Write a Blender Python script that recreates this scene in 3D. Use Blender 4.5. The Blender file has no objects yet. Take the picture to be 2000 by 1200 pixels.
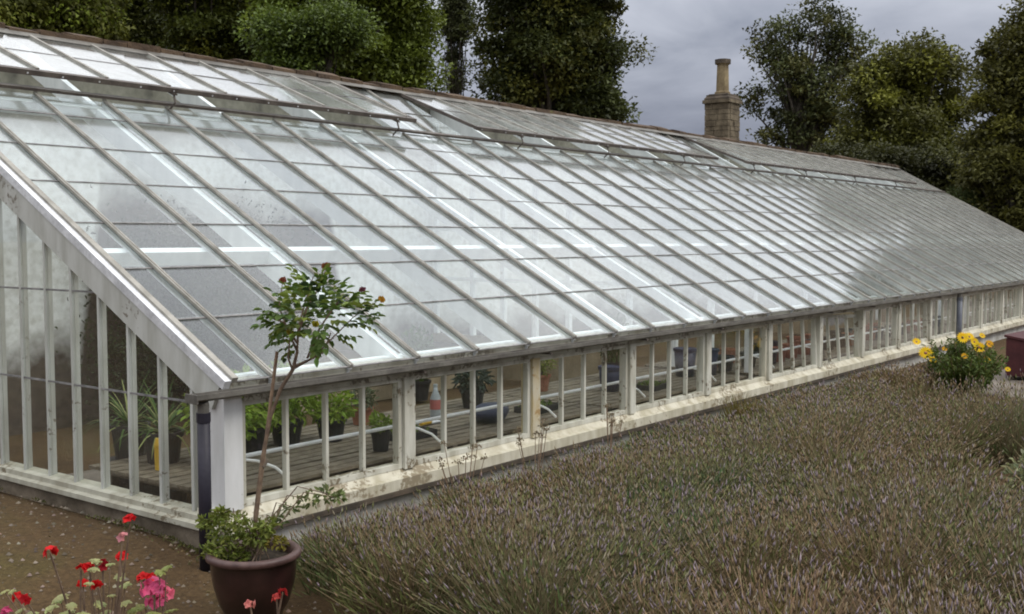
import bpy, math, random
import numpy as np
from mathutils import Vector, Matrix, Euler

random.seed(7); RNG = np.random.default_rng(7)
SC = bpy.context.scene
COL = SC.collection
R = math.radians

# ------------------------------------------------------------------ camera
YAW, PITCH = R(37.39), R(3.618)          # direction of view measured from the long side of the greenhouse
CAM = Vector((-3.76, -4.87, 1.81))
cd = bpy.data.cameras.new('camera'); cam = bpy.data.objects.new('camera', cd); COL.objects.link(cam)
cd.sensor_width = 36.0; cd.lens = 36.0 * 2135 / 2000
cd.clip_start = 0.05; cd.clip_end = 2000
cam.location = CAM
cam.rotation_euler = Euler((R(90) - PITCH, 0, YAW - R(90)), 'XYZ')
SC.camera = cam

FWD = Vector((math.cos(YAW), math.sin(YAW), 0)); RGT = Vector((math.sin(YAW), -math.cos(YAW), 0))
def at(px, py, depth):
    """world point seen at a photograph pixel, at a given distance from the camera"""
    up = Vector((0, 0, 1))
    F = FWD * math.cos(PITCH) - up * math.sin(PITCH); U = up * math.cos(PITCH) + FWD * math.sin(PITCH)
    return CAM + (F + RGT * ((px - 1000) / 2135) - U * ((py - 600) / 2135)) * depth

# ------------------------------------------------------------------ sky and sun
SUN_EL, SUN_DIR = R(50), Vector((0.30, -0.95, 0)).normalized()
w = bpy.data.worlds.new('World'); SC.world = w; w.use_nodes = True
nt = w.node_tree; nt.nodes.clear()
N = nt.nodes.new; L = nt.links.new
out = N('ShaderNodeOutputWorld'); bg1 = N('ShaderNodeBackground'); bg2 = N('ShaderNodeBackground'); mx = N('ShaderNodeMixShader')
sky = N('ShaderNodeTexSky'); sky.sky_type = 'NISHITA'; sky.sun_disc = False
sky.sun_elevation = SUN_EL; sky.sun_rotation = math.atan2(SUN_DIR.x, SUN_DIR.y)
sky.air_density = 1.0; sky.dust_density = 2.0
L(sky.outputs[0], bg1.inputs[0]); bg1.inputs[1].default_value = 0.10
tc = N('ShaderNodeTexCoord'); sep = N('ShaderNodeSeparateXYZ'); L(tc.outputs['Generated'], sep.inputs[0])
# cloud layer: direction projected on a plane overhead
zz = N('ShaderNodeMath'); zz.operation = 'MAXIMUM'; L(sep.outputs[2], zz.inputs[0]); zz.inputs[1].default_value = 0.0
za = N('ShaderNodeMath'); za.operation = 'ADD'; L(zz.outputs[0], za.inputs[0]); za.inputs[1].default_value = 0.22
dv = N('ShaderNodeVectorMath'); dv.operation = 'DIVIDE'; L(tc.outputs['Generated'], dv.inputs[0])
cb = N('ShaderNodeCombineXYZ'); [L(za.outputs[0], cb.inputs[i]) for i in range(3)]; L(cb.outputs[0], dv.inputs[1])
nz = N('ShaderNodeTexNoise'); nz.inputs['Scale'].default_value = 2.6; nz.inputs['Detail'].default_value = 7; nz.inputs['Roughness'].default_value = 0.5
nz.inputs['Distortion'].default_value = 0.4
L(dv.outputs[0], nz.inputs['Vector'])
gr = N('ShaderNodeValToRGB'); L(sep.outputs[2], gr.inputs[0])
e = gr.color_ramp.elements
e[0].position = 0.0; e[0].color = (0.125, 0.135, 0.165, 1); e[1].position = 1.0; e[1].color = (1.10, 1.115, 1.14, 1)
k = gr.color_ramp.elements.new(0.10); k.color = (0.145, 0.155, 0.192, 1)
k = gr.color_ramp.elements.new(0.22); k.color = (0.30, 0.315, 0.355, 1)
k = gr.color_ramp.elements.new(0.34); k.color = (0.56, 0.575, 0.615, 1)
k = gr.color_ramp.elements.new(0.5); k.color = (0.88, 0.895, 0.925, 1)
cr = N('ShaderNodeValToRGB'); L(nz.outputs['Fac'], cr.inputs[0])
cr.color_ramp.elements[0].position = 0.30; cr.color_ramp.elements[0].color = (0.66, 0.675, 0.72, 1)
cr.color_ramp.elements[1].position = 0.72; cr.color_ramp.elements[1].color = (1.38, 1.36, 1.33, 1)
mu = N('ShaderNodeMix'); mu.data_type = 'RGBA'; mu.blend_type = 'MULTIPLY'; mu.inputs[0].default_value = 1.0
L(gr.outputs[0], mu.inputs[6]); L(cr.outputs[0], mu.inputs[7])
L(mu.outputs[2], bg2.inputs[0]); bg2.inputs[1].default_value = 1.3
mx.inputs[0].default_value = 0.93
L(bg1.outputs[0], mx.inputs[1]); L(bg2.outputs[0], mx.inputs[2]); L(mx.outputs[0], out.inputs[0])

sd = bpy.data.lights.new('sun', 'SUN'); sun = bpy.data.objects.new('sun', sd); COL.objects.link(sun)
sd.energy = 0.9; sd.angle = R(25); sd.color = (1.0, 0.96, 0.88)
sdir = SUN_DIR * math.cos(SUN_EL) + Vector((0, 0, math.sin(SUN_EL)))
sun.rotation_euler = sdir.to_track_quat('Z', 'Y').to_euler()

SC.view_settings.view_transform = 'Standard'; SC.view_settings.look = 'None'
SC.view_settings.exposure = 0.5; SC.view_settings.gamma = 1.0
try: SC.view_settings.use_curve_mapping = False
except Exception: pass
SC.render.engine = 'CYCLES'
SC.cycles.max_bounces = 10; SC.cycles.diffuse_bounces = 4; SC.cycles.glossy_bounces = 3
SC.cycles.transmission_bounces = 4; SC.cycles.transparent_max_bounces = 40
SC.cycles.use_denoising = True; SC.cycles.filter_width = 1.9
SC.cycles.sample_clamp_indirect = 6.0

# ------------------------------------------------------------------ materials
MATS = {}
def new_mat(name):
    m = bpy.data.materials.new(name); m.use_nodes = True
    m.node_tree.nodes.clear(); MATS[name] = m
    return m, m.node_tree.nodes.new, m.node_tree.links.new
def noise(N, L, scale, detail=4, vec=None, rough=0.55):
    n = N('ShaderNodeTexNoise'); n.inputs['Scale'].default_value = scale; n.inputs['Detail'].default_value = detail
    n.inputs['Roughness'].default_value = rough
    if vec is not None: L(vec, n.inputs['Vector'])
    return n
def ramp(N, L, src, stops):
    r = N('ShaderNodeValToRGB'); L(src, r.inputs[0])
    els = r.color_ramp.elements
    while len(els) < len(stops): els.new(0.5)
    for el, (p, c) in zip(els, stops): el.position = p; el.color = (*c, 1) if len(c) == 3 else c
    return r
def mixc(N, L, fac, a, b, mode='MIX'):
    m = N('ShaderNodeMix'); m.data_type = 'RGBA'; m.blend_type = mode
    if hasattr(fac, 'links'): L(fac, m.inputs[0])
    else: m.inputs[0].default_value = fac
    for s, i in ((a, 6), (b, 7)):
        if hasattr(s, 'links'): L(s, m.inputs[i])
        else: m.inputs[i].default_value = (*s, 1)
    return m.outputs[2]
def geo_pos(N):
    g = N('ShaderNodeNewGeometry'); return g.outputs['Position']
def finish(N, L, col, rough=0.7, metal=0.0, bump=None, bstr=0.3, bdist=0.01, spec=0.5, coat=0.0):
    o = N('ShaderNodeOutputMaterial'); p = N('ShaderNodeBsdfPrincipled')
    if hasattr(col, 'links'): L(col, p.inputs['Base Color'])
    else: p.inputs['Base Color'].default_value = (*col, 1)
    if hasattr(rough, 'links'): L(rough, p.inputs['Roughness'])
    else: p.inputs['Roughness'].default_value = rough
    p.inputs['Metallic'].default_value = metal; p.inputs['Specular IOR Level'].default_value = spec
    p.inputs['Coat Weight'].default_value = coat
    if bump is not None:
        b = N('ShaderNodeBump'); b.inputs['Strength'].default_value = bstr; b.inputs['Distance'].default_value = bdist
        L(bump, b.inputs['Height']); L(b.outputs[0], p.inputs['Normal'])
    L(p.outputs[0], o.inputs[0]); return p

def mottled(name, a, b, scale=6, rough=0.75, metal=0.0, lo=0.35, hi=0.65, fine=40, bstr=0.3, bdist=0.006, spec=0.4, coat=0.0, c=None, cpos=None):
    m, N, L = new_mat(name); pos = geo_pos(N)
    n1 = noise(N, L, scale, 5, pos); n2 = noise(N, L, fine, 4, pos)
    stops = [(lo, a), (hi, b)] + ([(cpos, c)] if c else [])
    col = ramp(N, L, n1.outputs['Fac'], stops).outputs[0]
    col = mixc(N, L, 0.35, col, ramp(N, L, n2.outputs['Fac'], [(0.3, (0.55, 0.55, 0.55)), (0.7, (1.25, 1.25, 1.25))]).outputs[0], 'MULTIPLY')
    finish(N, L, col, rough, metal, n2.outputs['Fac'], bstr, bdist, spec, coat)
    return m

def painted(name, white, stain, bare, bare_amt, scale=9):
    """old painted timber: dirty streaks and flaked patches showing bare wood"""
    m, N, L = new_mat(name); pos = geo_pos(N)
    mp = N('ShaderNodeMapping'); mp.inputs['Scale'].default_value = (1, 1, 0.25); L(pos, mp.inputs[0])
    n1 = noise(N, L, scale, 6, mp.outputs[0]); n2 = noise(N, L, 23, 6, pos, 0.65); n3 = noise(N, L, 2.1, 3, pos)
    col = ramp(N, L, n1.outputs['Fac'], [(0.36, stain), (0.60, white)]).outputs[0]
    th = N('ShaderNodeMath'); th.operation = 'MULTIPLY'; L(n2.outputs['Fac'], th.inputs[0]); L(n3.outputs['Fac'], th.inputs[1])
    fl = ramp(N, L, th.outputs[0], [(0.36 - bare_amt, (0, 0, 0)), (0.40 - bare_amt, (1, 1, 1))])
    col = mixc(N, L, fl.outputs[0], col, bare)
    finish(N, L, col, 0.6, 0, n2.outputs['Fac'], 0.25, 0.004, 0.35)
    return m
painted('white_wood', (0.62, 0.605, 0.52), (0.42, 0.40, 0.32), (0.20, 0.165, 0.11), 0.045)
painted('white_post', (0.70, 0.70, 0.69), (0.58, 0.58, 0.56), (0.30, 0.27, 0.23), 0.03)
painted('sill_wood', (0.62, 0.585, 0.47), (0.42, 0.38, 0.27), (0.27, 0.225, 0.15), 0.065)
painted('ochre_wood', (0.50, 0.40, 0.22), (0.56, 0.52, 0.41), (0.38, 0.25, 0.11), 0.05, 16)
painted('gable_wood', (0.50, 0.505, 0.465), (0.38, 0.38, 0.335), (0.20, 0.18, 0.145), 0.0)
painted('gable_sill', (0.45, 0.435, 0.35), (0.32, 0.30, 0.23), (0.18, 0.15, 0.10), 0.02)
painted('inner_white', (0.86, 0.87, 0.86), (0.72, 0.74, 0.73), (0.5, 0.48, 0.42), -0.05)
painted('fascia_wood', (0.46, 0.44, 0.36), (0.26, 0.235, 0.175), (0.15, 0.125, 0.09), 0.09, 4)
mottled('plinth_wash', (0.33, 0.315, 0.27), (0.60, 0.59, 0.55), 3.5, 0.85, fine=30, bstr=0.5, bdist=0.01)
mottled('bar_metal', (0.24, 0.225, 0.192), (0.37, 0.35, 0.305), 8, 0.6, 0.15, fine=90, spec=0.4)
mottled('bar_edge', (0.62, 0.63, 0.64), (0.78, 0.79, 0.80), 5, 0.45, 0.3)
mottled('vent_metal', (0.060, 0.048, 0.040), (0.12, 0.10, 0.082), 7, 0.6, 0.1, fine=60)
mottled('gutter_metal', (0.10, 0.092, 0.078), (0.18, 0.168, 0.145), 5, 0.6, 0.1, fine=40)
mottled('pipe_paint', (0.013, 0.011, 0.019), (0.024, 0.021, 0.032), 6, 0.5)
mottled('pipe_blue', (0.09, 0.10, 0.125), (0.14, 0.15, 0.175), 6, 0.5)
mottled('coping', (0.060, 0.040, 0.026), (0.115, 0.075, 0.044), 5, 0.95, fine=25, bstr=0.8, bdist=0.02, c=(0.10, 0.095, 0.03), cpos=0.75)
mottled('chimney_stone', (0.085, 0.066, 0.042), (0.185, 0.15, 0.098), 6, 0.95, fine=30, bstr=0.7, bdist=0.015)
mottled('chimney_pot', (0.12, 0.085, 0.045), (0.30, 0.235, 0.13), 4, 0.85, fine=25)
mottled('soot', (0.05, 0.04, 0.03), (0.11, 0.085, 0.06), 6, 0.9)
mottled('bark', (0.045, 0.036, 0.026), (0.10, 0.085, 0.065), 12, 0.95, fine=50, bstr=0.8, bdist=0.02)
mottled('rose_bark', (0.10, 0.065, 0.045), (0.20, 0.14, 0.09), 30, 0.8)
mottled('cane', (0.16, 0.10, 0.065), (0.28, 0.19, 0.12), 25, 0.8)
mottled('glaze', (0.012, 0.005, 0.005), (0.030, 0.012, 0.011), 7, 0.3, fine=30, bstr=0.05, spec=0.5, coat=0.4)
mottled('glaze_rim', (0.05, 0.026, 0.023), (0.12, 0.070, 0.060), 9, 0.45, fine=30, bstr=0.05)
mottled('terracotta', (0.20, 0.075, 0.04), (0.33, 0.14, 0.08), 8, 0.85)
mottled('black_plastic', (0.010, 0.010, 0.012), (0.022, 0.022, 0.026), 8, 0.5)
mottled('blue_plastic', (0.015, 0.020, 0.055), (0.03, 0.04, 0.085), 6, 0.45)
mottled('yellow_plastic', (0.55, 0.33, 0.02), (0.62, 0.40, 0.04), 6, 0.5)
mottled('red_label', (0.36, 0.10, 0.09), (0.42, 0.14, 0.12), 6, 0.5)
mottled('bottle_white', (0.30, 0.33, 0.34), (0.38, 0.41, 0.42), 6, 0.35)
mottled('slat_wood', (0.105, 0.085, 0.058), (0.21, 0.175, 0.125), 9, 0.85, fine=50, bstr=0.5)
mottled('tan_board', (0.24, 0.185, 0.115), (0.36, 0.29, 0.19), 3, 0.8)
mottled('maroon', (0.050, 0.010, 0.012), (0.075, 0.018, 0.018), 5, 0.7)
mottled('soil_dark', (0.022, 0.016, 0.010), (0.05, 0.036, 0.022), 20, 1.0, bstr=0.8, bdist=0.02)
mottled('path_floor', (0.12, 0.10, 0.08), (0.20, 0.17, 0.14), 3, 0.95)
mottled('pebble', (0.11, 0.085, 0.06), (0.27, 0.22, 0.165), 14, 0.9)

# whitewashed back wall: bare brown brickwork low down where the limewash is gone
m, N, L = new_mat('wall_wash'); pos = geo_pos(N)
s = N('ShaderNodeSeparateXYZ'); L(pos, s.inputs[0])
n1 = noise(N, L, 1.3, 6, pos, 0.6); n2 = noise(N, L, 14, 5, pos)
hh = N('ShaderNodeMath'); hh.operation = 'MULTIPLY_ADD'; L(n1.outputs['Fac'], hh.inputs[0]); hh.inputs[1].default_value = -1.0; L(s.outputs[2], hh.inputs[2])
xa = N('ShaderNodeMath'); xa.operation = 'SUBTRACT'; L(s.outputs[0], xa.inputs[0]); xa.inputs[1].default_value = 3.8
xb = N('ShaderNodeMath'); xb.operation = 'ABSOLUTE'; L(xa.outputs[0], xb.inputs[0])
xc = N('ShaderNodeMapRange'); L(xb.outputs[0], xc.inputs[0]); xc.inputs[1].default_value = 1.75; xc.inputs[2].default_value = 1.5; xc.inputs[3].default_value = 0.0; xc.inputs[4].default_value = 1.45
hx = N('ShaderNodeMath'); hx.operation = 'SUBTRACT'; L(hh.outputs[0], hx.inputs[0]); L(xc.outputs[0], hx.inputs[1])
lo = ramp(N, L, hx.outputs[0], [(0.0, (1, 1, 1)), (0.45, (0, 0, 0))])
wash = ramp(N, L, n2.outputs['Fac'], [(0.3, (0.60, 0.60, 0.55)), (0.6, (0.84, 0.85, 0.82))]).outputs[0]
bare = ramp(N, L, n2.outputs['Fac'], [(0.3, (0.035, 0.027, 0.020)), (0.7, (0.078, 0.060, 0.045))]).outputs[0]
hi_ = N('ShaderNodeMath'); hi_.operation = 'MULTIPLY_ADD'; L(n1.outputs['Fac'], hi_.inputs[0]); hi_.inputs[1].default_value = 0.5; L(s.outputs[2], hi_.inputs[2])
hr = N('ShaderNodeMapRange'); L(hi_.outputs[0], hr.inputs[0]); hr.inputs[1].default_value = 2.95; hr.inputs[2].default_value = 3.15
tan_ = ramp(N, L, n2.outputs['Fac'], [(0.3, (0.21, 0.20, 0.16)), (0.7, (0.32, 0.305, 0.25))]).outputs[0]
wash = mixc(N, L, hr.outputs[0], wash, tan_)
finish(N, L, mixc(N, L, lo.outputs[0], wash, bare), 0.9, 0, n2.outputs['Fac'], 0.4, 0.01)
mottled('wall_stone', (0.12, 0.095, 0.065), (0.24, 0.195, 0.14), 5, 0.95, fine=25, bstr=0.7, bdist=0.02)

# ground: bare trodden earth with fine gravel
m, N, L = new_mat('earth'); pos = geo_pos(N)
n1 = noise(N, L, 0.9, 5, pos); n2 = noise(N, L, 38, 6, pos, 0.7); n3 = noise(N, L, 160, 3, pos)
col = ramp(N, L, n1.outputs['Fac'], [(0.3, (0.058, 0.035, 0.016)), (0.52, (0.100, 0.064, 0.030)), (0.72, (0.088, 0.072, 0.024))]).outputs[0]
col = mixc(N, L, 0.75, col, ramp(N, L, n2.outputs['Fac'], [(0.32, (0.45, 0.43, 0.42)), (0.6, (1.15, 1.12, 1.1)), (0.78, (1.9, 1.85, 1.75))]).outputs[0], 'MULTIPLY')
finish(N, L, col, 0.95, 0, n2.outputs['Fac'], 0.9, 0.02, 0.2)

def glass_mat(name, film, tint, filmcol, scale=5, gstr=1.0, grough=0.02):
    """thin window glass: sharp reflection by Fresnel, clear transmission, an uneven film of dust and algae"""
    m, N, L = new_mat(name); pos = geo_pos(N)
    o = N('ShaderNodeOutputMaterial')
    tr = N('ShaderNodeBsdfTransparent'); tr.inputs[0].default_value = (*tint, 1)
    gl = N('ShaderNodeBsdfGlossy'); gl.inputs['Roughness'].default_value = grough; gl.inputs[0].default_value = (1, 1, 1, 1)
    # Schlick reflectance, the same from either face of the thin sheet
    ge = N('ShaderNodeNewGeometry'); dt = N('ShaderNodeVectorMath'); dt.operation = 'DOT_PRODUCT'; L(ge.outputs['Incoming'], dt.inputs[0]); L(ge.outputs['Normal'], dt.inputs[1])
    ab = N('ShaderNodeMath'); ab.operation = 'ABSOLUTE'; L(dt.outputs['Value'], ab.inputs[0])
    om = N('ShaderNodeMath'); om.operation = 'SUBTRACT'; om.inputs[0].default_value = 1.0; L(ab.outputs[0], om.inputs[1])
    pw = N('ShaderNodeMath'); pw.operation = 'POWER'; L(om.outputs[0], pw.inputs[0]); pw.inputs[1].default_value = 5.0
    fm = N('ShaderNodeMath'); fm.operation = 'MULTIPLY_ADD'; L(pw.outputs[0], fm.inputs[0]); fm.inputs[1].default_value = 0.957 * gstr; fm.inputs[2].default_value = 0.043 * gstr; fm.use_clamp = True
    # old hand-drawn glass is slightly wavy
    nb = noise(N, L, 3.0, 2, pos); b = N('ShaderNodeBump'); b.inputs['Strength'].default_value = 0.12; b.inputs['Distance'].default_value = 0.006
    L(nb.outputs['Fac'], b.inputs['Height']); L(b.outputs[0], gl.inputs['Normal'])
    mxg = N('ShaderNodeMixShader'); L(fm.outputs[0], mxg.inputs[0]); L(tr.outputs[0], mxg.inputs[1]); L(gl.outputs[0], mxg.inputs[2])
    df = N('ShaderNodeBsdfDiffuse'); df.inputs[0].default_value = (*filmcol, 1)
    tl = N('ShaderNodeBsdfTranslucent'); tl.inputs[0].default_value = (*filmcol, 1)
    md = N('ShaderNodeMixShader'); md.inputs[0].default_value = 0.55; L(df.outputs[0], md.inputs[1]); L(tl.outputs[0], md.inputs[2])
    n1 = noise(N, L, scale, 6, pos, 0.6); n2 = noise(N, L, 0.7, 3, pos)
    mu = N('ShaderNodeMath'); mu.operation = 'MULTIPLY'; L(n1.outputs['Fac'], mu.inputs[0]); L(n2.outputs['Fac'], mu.inputs[1])
    rp = ramp(N, L, mu.outputs[0], [(0.10, (film * 0.35,) * 3), (0.30, (film,) * 3), (0.48, (min(1, film * 2.2),) * 3)])
    mc = N('ShaderNodeMath'); mc.operation = 'MAXIMUM'; L(ab.outputs[0], mc.inputs[0]); mc.inputs[1].default_value = 0.12
    dvn = N('ShaderNodeMath'); dvn.operation = 'DIVIDE'; dvn.inputs[0].default_value = 0.45; L(mc.outputs[0], dvn.inputs[1])
    fz = N('ShaderNodeMath'); fz.operation = 'MULTIPLY'; fz.use_clamp = True; L(rp.outputs[0], fz.inputs[0]); L(dvn.outputs[0], fz.inputs[1])
    mf = N('ShaderNodeMixShader'); L(fz.outputs[0], mf.inputs[0]); L(mxg.outputs[0], mf.inputs[1]); L(md.outputs[0], mf.inputs[2])
    L(mf.outputs[0], o.inputs[0]); return m
glass_mat('roof_glass', 0.05, (0.955, 0.985, 0.985), (0.66, 0.66, 0.62), grough=0.09)
glass_mat('side_glass', 0.02, (0.985, 0.99, 0.985), (0.62, 0.62, 0.56))
mottled('lap_grime', (0.13, 0.125, 0.12), (0.26, 0.25, 0.24), 12, 0.9)

def leafy(name, transl=0.3, rough=0.55, spec=0.3):
    """foliage: colour comes from the leaf's own tint, part of the light passes through"""
    m, N, L = new_mat(name)
    a = N('ShaderNodeAttribute'); a.attribute_name = 'tint'
    o = N('ShaderNodeOutputMaterial'); p = N('ShaderNodeBsdfPrincipled'); t = N('ShaderNodeBsdfTranslucent'); x = N('ShaderNodeMixShader')
    L(a.outputs['Color'], p.inputs['Base Color']); L(a.outputs['Color'], t.inputs[0])
    p.inputs['Roughness'].default_value = rough; p.inputs['Specular IOR Level'].default_value = spec
    x.inputs[0].default_value = transl; L(p.outputs[0], x.inputs[1]); L(t.outputs[0], x.inputs[2]); L(x.outputs[0], o.inputs[0])
    return m
leafy('leaf'); leafy('petal', 0.35, 0.6, 0.2); leafy('lavender', 0.15, 0.85, 0.1)

# ------------------------------------------------------------------ mesh helpers
class MB:
    def __init__(s): s.v = []; s.f = []; s.mi = []
    def add(s, vs, fs, mi=0):
        o = len(s.v); s.v += [tuple(v) for v in vs]; s.f += [tuple(i + o for i in f) for f in fs]; s.mi += [mi] * len(fs); return s
    def box(s, x0, x1, y0, y1, z0, z1, mi=0):
        vs = [(x0,y0,z0),(x1,y0,z0),(x1,y1,z0),(x0,y1,z0),(x0,y0,z1),(x1,y0,z1),(x1,y1,z1),(x0,y1,z1)]
        return s.add(vs, [(0,3,2,1),(4,5,6,7),(0,1,5,4),(1,2,6,5),(2,3,7,6),(3,0,4,7)], mi)
    def prism_x(s, x0, x1, prof, mi=0):
        """profile of (y,z) points extruded along x"""
        n = len(prof)
        vs = [(x0, y, z) for y, z in prof] + [(x1, y, z) for y, z in prof]
        fs = [tuple(range(n))[::-1], tuple(range(n, 2 * n))] + [(i, (i + 1) % n, n + (i + 1) % n, n + i) for i in range(n)]
        return s.add(vs, fs, mi)
    def tube(s, pts, rad, n=8, mi=0, caps=True):
        pts = [Vector(p) for p in pts]; rad = [rad] * len(pts) if not hasattr(rad, '__len__') else rad
        vs, fs = [], []; ref = Vector((0.31, 0.17, 0.93)).normalized()
        for i, p in enumerate(pts):
            d = (pts[min(i + 1, len(pts) - 1)] - pts[max(i - 1, 0)]).normalized()
            u = d.cross(ref)
            if u.length < 0.15: u = d.cross(Vector((1, 0, 0)))
            u.normalize(); v = d.cross(u)
            for k in range(n):
                a = 2 * math.pi * k / n; vs.append(p + (u * math.cos(a) + v * math.sin(a)) * rad[i])
        for i in range(len(pts) - 1):
            for k in range(n):
                fs.append((i * n + k, i * n + (k + 1) % n, (i + 1) * n + (k + 1) % n, (i + 1) * n + k))
        if caps: fs += [tuple(range(n))[::-1], tuple(range((len(pts) - 1) * n, len(pts) * n))]
        return s.add(vs, fs, mi)
    def lathe(s, prof, n=24, c=(0, 0, 0), mi=0):
        vs, fs = [], []
        for r, z in prof:
            for k in range(n):
                a = 2 * math.pi * k / n; vs.append((c[0] + r * math.cos(a), c[1] + r * math.sin(a), c[2] + z))
        for i in range(len(prof) - 1):
            for k in range(n): fs.append((i * n + k, i * n + (k + 1) % n, (i + 1) * n + (k + 1) % n, (i + 1) * n + k))
        return s.add(vs, fs, mi)
    def mesh(s, name, mats, smooth=False):
        me = bpy.data.meshes.new(name); me.from_pydata(s.v, [], s.f)
        for mm in (mats if isinstance(mats, (list, tuple)) else [mats]): me.materials.append(MATS[mm])
        me.polygons.foreach_set('material_index', s.mi)
        if smooth: me.polygons.foreach_set('use_smooth', [True] * len(s.f))
        me.update(); return me
    def build(s, name, mats, parent=None, smooth=False): return link(name, s.mesh(name, mats, smooth), parent)
def link(name, me, parent=None, loc=(0, 0, 0), rot=(0, 0, 0)):
    o = bpy.data.objects.new(name, me); COL.objects.link(o); o.location = loc; o.rotation_euler = rot
    if parent is not None: o.parent = parent
    return o
def empty(name, loc=(0, 0, 0), rz=0):
    o = bpy.data.objects.new(name, None); COL.objects.link(o); o.location = loc; o.rotation_euler = (0, 0, rz); o.empty_display_size = 0.1; return o
def tag(o, label=None, cat=None, group=None, kind=None):
    for k, v in (('label', label), ('category', cat), ('group', group), ('kind', kind)):
        if v: o[k] = v
    return o

def np_mesh(name, parts, mat, smooth=False):
    """parts: list of (verts (n,k,3), local faces, tint (n,3)): n copies of a small element with k vertices"""
    V, T, FL, FS = [], [], [], []; off = 0
    for vs, faces, tint in parts:
        n, k, _ = vs.shape
        if n == 0: continue
        V.append(vs.reshape(-1, 3)); T.append(np.repeat(tint, k, axis=0))
        base = off + np.arange(n)[:, None] * k
        for fc in faces:
            FL.append((base + np.array(fc)[None, :]).reshape(-1)); FS.append(np.full(n, len(fc)))
        off += n * k
    V = np.concatenate(V); T = np.concatenate(T); FLs = np.concatenate(FL); FSs = np.concatenate(FS)
    me = bpy.data.meshes.new(name)
    me.vertices.add(len(V)); me.vertices.foreach_set('co', V.astype(np.float32).ravel())
    me.loops.add(len(FLs)); me.loops.foreach_set('vertex_index', FLs.astype(np.int32))
    me.polygons.add(len(FSs)); st = np.concatenate([[0], np.cumsum(FSs)[:-1]])
    me.polygons.foreach_set('loop_start', st.astype(np.int32)); me.polygons.foreach_set('loop_total', FSs.astype(np.int32))
    if smooth: me.polygons.foreach_set('use_smooth', np.ones(len(FSs), bool))
    at_ = me.attributes.new('tint', 'FLOAT_COLOR', 'POINT')
    at_.data.foreach_set('color', np.concatenate([np.clip(T, 0, 1), np.ones((len(T), 1))], 1).astype(np.float32).ravel())
    me.materials.append(MATS[mat]); me.update(calc_edges=True); me.validate()
    return me
def unit(a): return a / np.maximum(np.linalg.norm(a, axis=-1, keepdims=True), 1e-9)
def leaves(c, d, up, ln, wd, fold=0.25):
    """leaf blades: base c, direction d, face normal up; 6 vertices, two folded halves"""
    s = unit(np.cross(d, up)); nrm = np.cross(s, d); ln = ln[:, None]; wd = wd[:, None]
    tip = c + d * ln - nrm * ln * 0.12
    a = c + d * ln * 0.35 + s * wd * 0.5 + nrm * wd * fold; b = c + d * ln * 0.72 + s * wd * 0.38 + nrm * wd * fold * 0.7
    a2 = c + d * ln * 0.35 - s * wd * 0.5 + nrm * wd * fold; b2 = c + d * ln * 0.72 - s * wd * 0.38 + nrm * wd * fold * 0.7
    return np.stack([c, a, b, tip, b2, a2], 1)
LEAF_F = [(0, 1, 2, 3), (0, 3, 4, 5)]
def diamonds(c, d, up, ln, wd):
    s = unit(np.cross(d, up)); ln = ln[:, None]; wd = wd[:, None]; nrm = np.cross(s, d)
    m_ = c + d * ln * 0.45 + nrm * wd * 0.15
    return np.stack([c, m_ + s * wd * 0.5, c + d * ln, m_ - s * wd * 0.5], 1)
DIA_F = [(0, 1, 2, 3)]
def tris(c, d, up, ln, wd):
    s = unit(np.cross(d, up)); ln = ln[:, None]; wd = wd[:, None]
    return np.stack([c + s * wd * .5, c + d * ln + s * wd * .1, c - s * wd * .5 + d * ln * .25], 1)
TRI_F = [(0, 1, 2)]
def rdir(n): return unit(RNG.normal(size=(n, 3)))
def jitter(col, n, amt=0.25):
    t = np.array(col)[None, :] * (1 + RNG.uniform(-amt, amt, (n, 1))); return np.clip(t * (1 + RNG.uniform(-0.08, 0.08, (n, 3))), 0, 1)

# ================================================================== SETTING
# ground: rises a little along the gable, runs level to the horizon
def ground_z(x, y):
    k = max(0.0, min(1.0, (y + 0.55) / 1.1)); m_ = max(0.0, min(1.0, (0.15 - x) / 0.3))
    return 0.145 * k * k * (3 - 2 * k) * m_
g = MB()
xs = [-300, -120, -40, -12] + [-6 + 0.25 * i for i in range(29)] + [1.5, 4, 12, 30, 60, 140, 400]
ys = [-300, -100, -30, -8] + [-4 + 0.25 * i for i in range(37)] + [8, 20, 50, 120, 500]
vs = [(x, y, ground_z(x, y) if -6 <= x <= 1 and y < 5 else 0.0) for y in ys for x in xs]
nx = len(xs)
g.add(vs, [(j * nx + i, j * nx + i + 1, (j + 1) * nx + i + 1, (j + 1) * nx + i) for j in range(len(ys) - 1) for i in range(nx - 1)])
ground = g.build('ground', 'earth', smooth=True); tag(ground, 'bare brown earth scattered with small stones', 'ground', kind='structure')
fl = MB(); fl.box(0.1, 25.5, 1.75, 2.75, 0.004, 0.03)
tag(fl.build('path', 'path_floor'), 'dusty path between the benches inside the greenhouse', 'path', kind='structure')
fl = MB(); fl.add([(9.3, -2.9, 0.004), (30, -6, 0.004), (30, -0.9, 0.004), (9.6, -1.2, 0.004)], [(0, 1, 2, 3)])
tag(fl.build('garden_path', 'path_floor'), 'pale trodden path beside the far end of the flower bed', 'path', kind='structure')

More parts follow.
